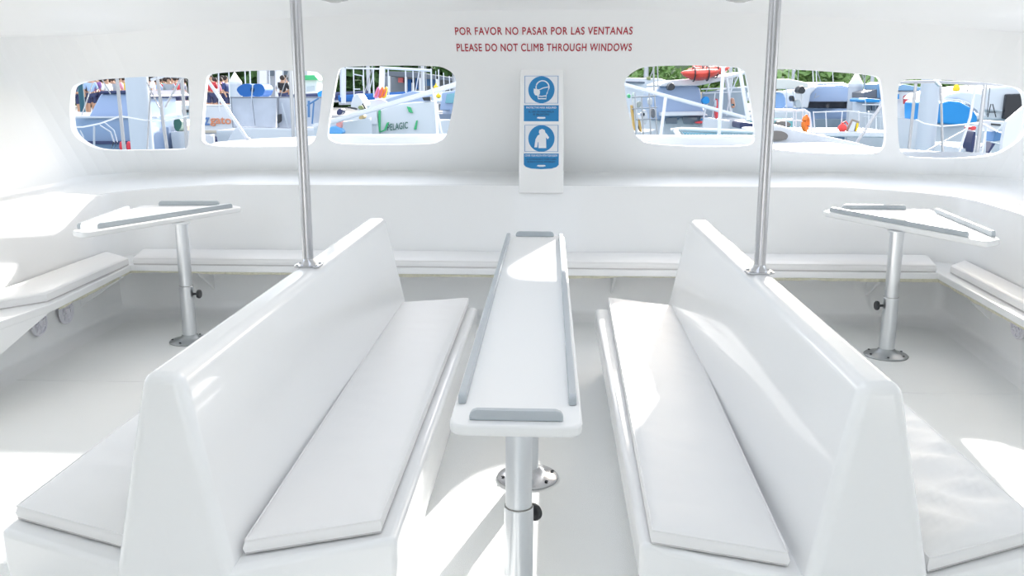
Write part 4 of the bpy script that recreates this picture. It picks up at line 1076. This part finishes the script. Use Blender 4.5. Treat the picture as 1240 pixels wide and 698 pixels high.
fprism('blue_cover', ((936,132),(936,114),(944,111),(951,115),(952,132)), 24.4, .8, mat('pale_blue_cloth2',(.28,.45,.75),.7), t, .06, 1)
fprism('black_outboard', ((966,110),(970,104),(974,105),(976,110),(973,114),(968,113)), 23.7, .4, DARK, t, .04, 1)
fprism('dark_gear', ((958,118),(961,115),(963,121),(960,124)), 23.9, .3, DARK, t, .02, 1); fprism('grey_gear', ((963,122),(969,120),(971,130),(964,131)), 23.9, .3, GREY, t, .02, 1)
t = thing('floating_pontoon', 'long white floating pontoon with steel handrail in the fifth window', 'pontoon', at(1010,165,16))
fprism('pontoon_deck', ((920,158.5),(1086,160),(1086,167),(920,164.5)), 16, 1.6, BWHT, t, .03)
fprism('white_float', ((992,163),(1000,163),(1000,169),(992,168)), 15.9, .2, BWHT, t, .02)
btubes('handrail', [((920,134),(960,134.5),(974,133),(980,137),(983,160),2.6), ((920,145),(972,146),1.6), ((985,136),(1030,134.5),(1060,139),1.2), ((983,155),(1010,157),(1025,152),1.2)], 16.2, BWHT, t)
for x, s in ((952,0),(961,0),(964,0),(972,0),(987,-2),(1001,-1),(1018,2),(1040,0),(1052,0),(1061,0)):
    btubes('stanchion', [((x+s,135),(x,161),1.3)], 16.2, BWHT, t)
p = at(975.5, 150, 15.9); t3 = thing('life_ring', 'orange lifebuoy hung upright on the pontoon handrail', 'lifebuoy', p)
bm = NB(); 
tube(bm, [p+Vector((.085*math.cos(k*PI/12)*.6, .05*math.cos(k*PI/12), .11*math.sin(k*PI/12))) for k in range(25)], .035, 10, False); obj('ring', bm, ORG, t3)
bm = NB(); tube(bm, [p+Vector((0,-.02,-.2)), p+Vector((0,-.02,.16))], .02, 8); obj('hanging_line', bm, ORG, t3)
p = at(1020, 155, 16.15); t3 = thing('mooring_buoy', 'red ball buoy lying on the pontoon beside the framed board', 'buoy', p)
bm = NB(); lathe(bm, [(0,-.075),(.04,-.063),(.07,-.03),(.076,0),(.07,.03),(.04,.063),(.02,.07),(.02,.095),(0,.095)], p, 20); obj('ball', bm, mat('red_buoy',(.75,.06,.05),.45), t3)
bm = NB(); tube(bm, [p+Vector((.0,0,.09)), p+Vector((.05,0,.11)), p+Vector((.09,0,.06))], .012, 6); obj('eye_rope', bm, mat('red_buoy',(0,0,0)), t3)
t3 = thing('framed_board', 'small framed board leaning in front of the pointed piling', 'board', at(1032,160,15.7))
fprism('frame', ((1024,160),(1032,144),(1041,147),(1038,160)), 16.15, .04, mat('brown_frame',(.28,.24,.2),.7), t3, .004); fprism('panel', ((1027,159),(1033,147),(1037,148.5),(1034,159)), 16.12, .03, BWHT, t3, .003); fprism('yellow_edge', ((1036,159),(1037.5,149),(1040,149.5),(1038,159)), 16.12, .03, YEL, t3, .003)
t = boat('blue_trim_boat', 'small white boat with blue canopy right of the pointed piling', 1058, 24)
hull(t, 1044, 1090, 24, 2, 138, BWHT, -1, rise=.03)
fprism('canopy', ((1047,121),(1050,119),(1070,121),(1070,124),(1047,124)), 23.9, 1.2, AZUR, t, .02)
fprism('cabin', ((1047,124),(1070,124),(1070,138),(1047,138)), 24.4, 1, mat('cabin_grey_white',(.55,.60,.66),.6), t, .02)
fprism('upper_deck', ((1062,102),(1070,99),(1070,119),(1062,119)), 25, 1, mat('blue_grey',(.18,.32,.48),.6), t, .02)
fprism('deck_gear', ((1046,112),(1062,108),(1062,119),(1046,119)), 25, 1, mat('dark_grey_gear',(0,0,0)), t, .02)
for x in (1050, 1056, 1063): fprism('side_window', ((x,128),(x+4,128),(x+4,134),(x,134)), 24.3, .08, GLASS, t, .005)
btubes('rail', [((1044,127),(1072,127),1), ((1046,142),(1072,142),1), ((1048,122),(1048,160),1), ((1066,122),(1066,160),1.2)], 23.6, BWHT, t)
t = boat('teal_workboat', 'low teal and white workboat behind the pontoon railing', 950, 21)
hull(t, 925, 972, 21, 1.8, 146, mat('teal_hull_paint',(.10,.42,.42),.5), 1, rise=.02)
fprism('tarp', ((941,150),(944,146.5),(955,147),(959,151),(955,155),(943,155)), 20.7, .5, mat('brown_tarp',(.22,.19,.17),.8), t, .03, 1)

# -- sixth window
t = boat('covered_boat', 'white hulled boat with big azure blue canvas cover in the rightmost window', 1160, 17)
hull(t, 1120, 1215, 17, 3, 152, BWHT, -1, rise=.1)
fprism('canvas_cover', ((1140,150),(1140,125),(1150,121.5),(1163,123),(1176,130),(1184,140),(1185,148),(1178,151),(1160,152)), 16.9, 1.8, AZUR, t, .05, 0)
btubes('cover_piping', [((1138,122),(1146,120.5),(1160,121),(1172,125),(1183,133),(1188,142),1.8)], 16.85, BWHT, t)
fprism('deck_moulding', ((1140,122),(1148,114),(1165,110.5),(1190,113),(1195,142),(1184,136),(1172,125),(1158,120)), 17.6, 2, BWHT, t, .05)
fprism('porthole_strip', ((1129,183),(1155,183),(1155,192),(1129,192)), 16.8, .3, mat('grey_stripe',(.18,.19,.20),.5), t, .01)
t = boat('white_yacht', 'white yacht with near-black cabin window at the far right', 1215, 20)
hull(t, 1186, 1290, 20, 3.4, 144, BWHT, -1, rise=.05)
fprism('cabin', ((1180,146),(1185,117),(1194,106),(1222,103.5),(1250,108),(1262,146)), 20.2, 2.6, BWHT, t, .08)
fprism('cabin_window', ((1215,144.5),(1219,114),(1250,113),(1250,145)), 20.1, .12, BLK2, t, .03)
fprism('window_strip', ((1192,132),(1214,133),(1214,135),(1192,134)), 20.1, .12, GREY, t, .005)
btubes('deck_bracket', [((1200,126),(1196,142),1.2), ((1202,126),(1206,142),1.2), ((1197,136),(1206,136),1)], 20, DARK, t)
btubes('shroud', [((1173,101),(1169,122),.8), ((1199,104),(1195,140),.8)], 20, DARK, t)
t = boat('dinghy_rack_boat', 'small white boat with dark seats and grab frames below the rightmost yacht', 1195, 13.5)
hull(t, 1168, 1226, 13.5, 1.6, 180, BWHT, 1, rise=.03)
fprism('seat_back', ((1198,146),(1217,147),(1217,157),(1200,160)), 13.7, .3, BWHT, t, .02)
fprism('label_strip', ((1201,149.5),(1212,150.5),(1212,152.5),(1201,151.5)), 13.67, .05, DARK, t, .003)
fprism('dark_seat', ((1176,176),(1179,160),(1182,158),(1181,172),(1178,188)), 13.3, .3, NAVY, t, .01, 1); fprism('dark_seat', ((1196,185),(1203,172),(1206,174),(1198,186)), 13.3, .3, NAVY, t, .01)
fprism('blue_cushion', ((1202,172),(1206,156),(1215,160),(1214,170)), 13.9, .3, mat('dusty_blue_strap',(0,0,0)), t, .02)
btubes('grab_frame', [((1186,158),(1186,190),3), ((1194,150),(1192,190),2.4), ((1200,172),(1216,176),1.6), ((1206,160),(1216,150),1.4)], 13.3, BWHT, t)
fprism('tan_panel', ((1176,190),(1180,165),(1184,165),(1180,190)), 13.4, .2, mat('cream_paint',(0,0,0)), t, .01)
fprism('red_life_jacket', ((1174,153),(1183,152.5),(1182,158),(1176,158)), 13.5, .2, mat('red_paddle',(0,0,0)), t, .015, 1)
t = boat('houseboat', 'white houseboat with red and blue details left of the rail in the rightmost window', 1098, 24)
hull(t, 1080, 1122, 24, 2.5, 146, BWHT, 1, rise=0)
fprism('cabin', ((1084,147),(1084,110),(1118,110),(1118,147)), 24.2, 2.0, BWHT, t, .04)
fprism('blue_roof', ((1084,105),(1094,102),(1118,106),(1118,110),(1084,110)), 24, 2.4, mat('blue_grey',(0,0,0)), t, .03)
for q, m, nm in ((((1096,117),(1099,115),(1100,126),(1096,126)),mat('red_paddle',(0,0,0)),'red_jacket'),(((1086,114),(1089,114),(1089,120),(1086,120)),AZUR,'blue_panel'),(((1111,128),(1115,127),(1115,136),(1111,136)),mat('light_blue_tarp',(0,0,0)),'blue_panel'),(((1103,130),(1106,130),(1106,140),(1103,140)),DARK,'dark_door'),(((1092,157),(1100,157),(1100,166),(1092,166)),GREY,'vent'),(((1090,169),(1096,170),(1096,180),(1092,181)),GREY,'lower_window'),(((1103,172),(1107,172),(1107,182),(1103,182)),GREY,'lower_window')):
    fprism(nm, q, 23.9 if q[0][1] < 150 else 23.6, .15, m, t, .01)
p = at(1158, 107, 16); t3 = thing('yellow_float', 'yellow float hanging under the rail in the rightmost window', 'float', p)
bm = NB(); lathe(bm, [(0,-.06),(.05,-.04),(.06,0),(.045,.04),(.012,.07),(.01,.12),(0,.12)], p, 16); obj('float_body', bm, YEL, t3); bm = NB(); tube(bm, [p+Vector((0,0,.1)), p+Vector((0,0,.3))], .008, 6); obj('cord', bm, WT, t3)

# -- sailing boats moored farther out: hull, cabin, mast, boom with furled sail, shrouds
def sailboat(px, D, L, mastpx, label, cover, hullm):
    p = at(px, 120, D); t = thing('sailing_boat', label, 'boat', (p.x, D, WZ), 'sailing boats moored farther out')
    x0 = p.x-L/2; n = 14; bm = NB(); rings = []
    for i in range(n+1):
        u = i/n; hb = 1.35*(1-max(0, (u-.3)/.7)**2*.97)*(.8+.2*min(1, u*4)); zd = WZ+1.15+.3*u*u; x = x0+L*u
        rings.append([bm.verts.new(v) for v in ((x, D-hb, zd), (x, D-hb*.8, WZ+.3), (x, D-hb*.3, WZ-.3), (x, D+hb*.3, WZ-.3), (x, D+hb*.8, WZ+.3), (x, D+hb, zd))])
    for a, b in zip(rings, rings[1:]):
        for k in range(6): bm.faces.new((a[k], a[(k+1)%6], b[(k+1)%6], b[k]))
    bm.faces.new(rings[0]); bm.faces.new(rings[-1]); obj('hull', bm, hullm, t)
    bm = NB(); prism(bm, [(x0+L*.25, D-.8, WZ+1.1),(x0+L*.3, D-.8, WZ+1.75),(x0+L*.62, D-.8, WZ+1.65),(x0+L*.72, D-.8, WZ+1.2)], (0,1.6,0), .08, 2); c = obj('cabin', bm, BWHT, t)
    bm = NB(); prism(bm, [(x0+L*.34, D-.82, WZ+1.4),(x0+L*.34, D-.82, WZ+1.6),(x0+L*.58, D-.82, WZ+1.52),(x0+L*.58, D-.82, WZ+1.38)], (0,.05,0), .02, 1); obj('cabin_window', bm, GLASS, c)
    mx_ = at(mastpx, 100, D).x; bm = NB(); tube(bm, [(mx_, D, WZ+1.2), (mx_, D, WZ+12)], .075, 10, r2=.05); obj('mast', bm, mat('mast_alloy', (.42,.43,.45), .4, metal=.6), t)
    bm = NB(); tube(bm, [(mx_, D, WZ+2.45), (mx_-L*.38, D, WZ+2.35)], .06, 8); b = obj('boom', bm, mat('mast_alloy', (0,0,0)), t)
    bm = NB(); tube(bm, [(mx_-L*.38*k/8, D, WZ+2.62-.012*k) for k in range(9)], .19, 10, r2=.12); obj('sail_cover', bm, cover, b)
    for xx, yy in ((x0+L*.98, D), (x0+.1, D), (mx_, D-1.1), (mx_, D+1.1)):
        bm = NB(); tube(bm, [(mx_, D, WZ+11.6), (xx, yy, WZ+1.25)], .018, 5); obj('shroud', bm, mat('wire_grey', (.30,.31,.33), .4, metal=.5), t)
    bm = NB()
    for yy in (-1.0, 1.0):
        tube(bm, [(x0+L*.1, D+yy*.9, WZ+1.75), (x0+L*.5, D+yy*1.2, WZ+1.85), (x0+L*.95, D+yy*.2, WZ+2.0)], .018, 5)
        for u in (.1,.3,.5,.7,.9): tube(bm, [(x0+L*u, D+yy*(1.0 if u < .6 else .6), WZ+1.1), (x0+L*u, D+yy*(1.0 if u < .6 else .6), WZ+1.85)], .015, 5)
    obj('guard_rail', bm, RSTEEL, t)
for args in ((452, 35.8, 8.5, 446, 'sailing boat with navy sail cover far behind the white gantry', NAVY, BWHT),
             (505, 33, 8, 512, 'sailing boat with blue sail cover behind the dive boat', BLUEC, BWHT),
             (548, 30.3, 7, 552, 'sailing boat with white sail cover behind the pale blue launch', BWHT, BBLUE),
             (775, 40, 9, 782, 'sailing boat with blue sail cover far behind the fishing boat', BLUEC, BWHT),
             (890, 35, 8, 884, 'sailing boat with tan sail cover behind the kayak roof', mat('tan_cover', (.40,.32,.22), .8), BWHT),
             (952, 44, 9, 960, 'sailing boat with white sail cover behind the awning boat', BWHT, BWHT),
             (1068, 38, 9, 1056, 'sailing boat with blue sail cover behind the blue canopy boat', BLUEC, BBLUE),
             (1230, 33, 7, 1196, 'sailing boat with tan sail cover far behind the white yacht at right', mat('tan_cover', (0,0,0)), BWHT)):
    sailboat(*args)


# ------------------------------------------------------------------ light
w = bpy.data.worlds.new('world'); SC.world = w; w.use_nodes = True
nt = w.node_tree; bg = nt.nodes['Background']
sky = nt.nodes.new('ShaderNodeTexSky'); sky.sky_type = 'NISHITA'; sky.sun_disc = False
sky.sun_elevation = math.radians(30); sky.sun_rotation = math.radians(18); sky.dust_density = 3; sky.air_density = 1.0
mx = nt.nodes.new('ShaderNodeMix'); mx.data_type = 'RGBA'; mx.inputs['Factor'].default_value = .62
sc_ = nt.nodes.new('ShaderNodeVectorMath'); sc_.operation = 'SCALE'; sc_.inputs['Scale'].default_value = .22
nt.links.new(sky.outputs[0], sc_.inputs[0]); nt.links.new(sc_.outputs[0], mx.inputs['A'])
mx.inputs['B'].default_value = (.97, 1.01, 1.065, 1)
nt.links.new(mx.outputs['Result'], bg.inputs['Color']); bg.inputs['Strength'].default_value = 1.15
sd = bpy.data.lights.new('sun', 'SUN'); sd.energy = 5.5; sd.angle = math.radians(.6); sd.color = (1, .97, .93)
sun = bpy.data.objects.new('sun', sd); COL.objects.link(sun)
az, el = math.radians(16.2), math.radians(19.3)
dv = Vector((math.sin(az)*math.cos(el), math.cos(az)*math.cos(el), math.sin(el)))
sun.rotation_euler = dv.to_track_quat('Z', 'Y').to_euler(); sun.location = (2, 12, 8)
vs = SC.view_settings; vs.view_transform = 'Standard'; vs.look = 'None'; vs.gamma = 1; vs.use_curve_mapping = False; vs.exposure = 1.0
SC.cycles.max_bounces = 10; SC.cycles.diffuse_bounces = 7
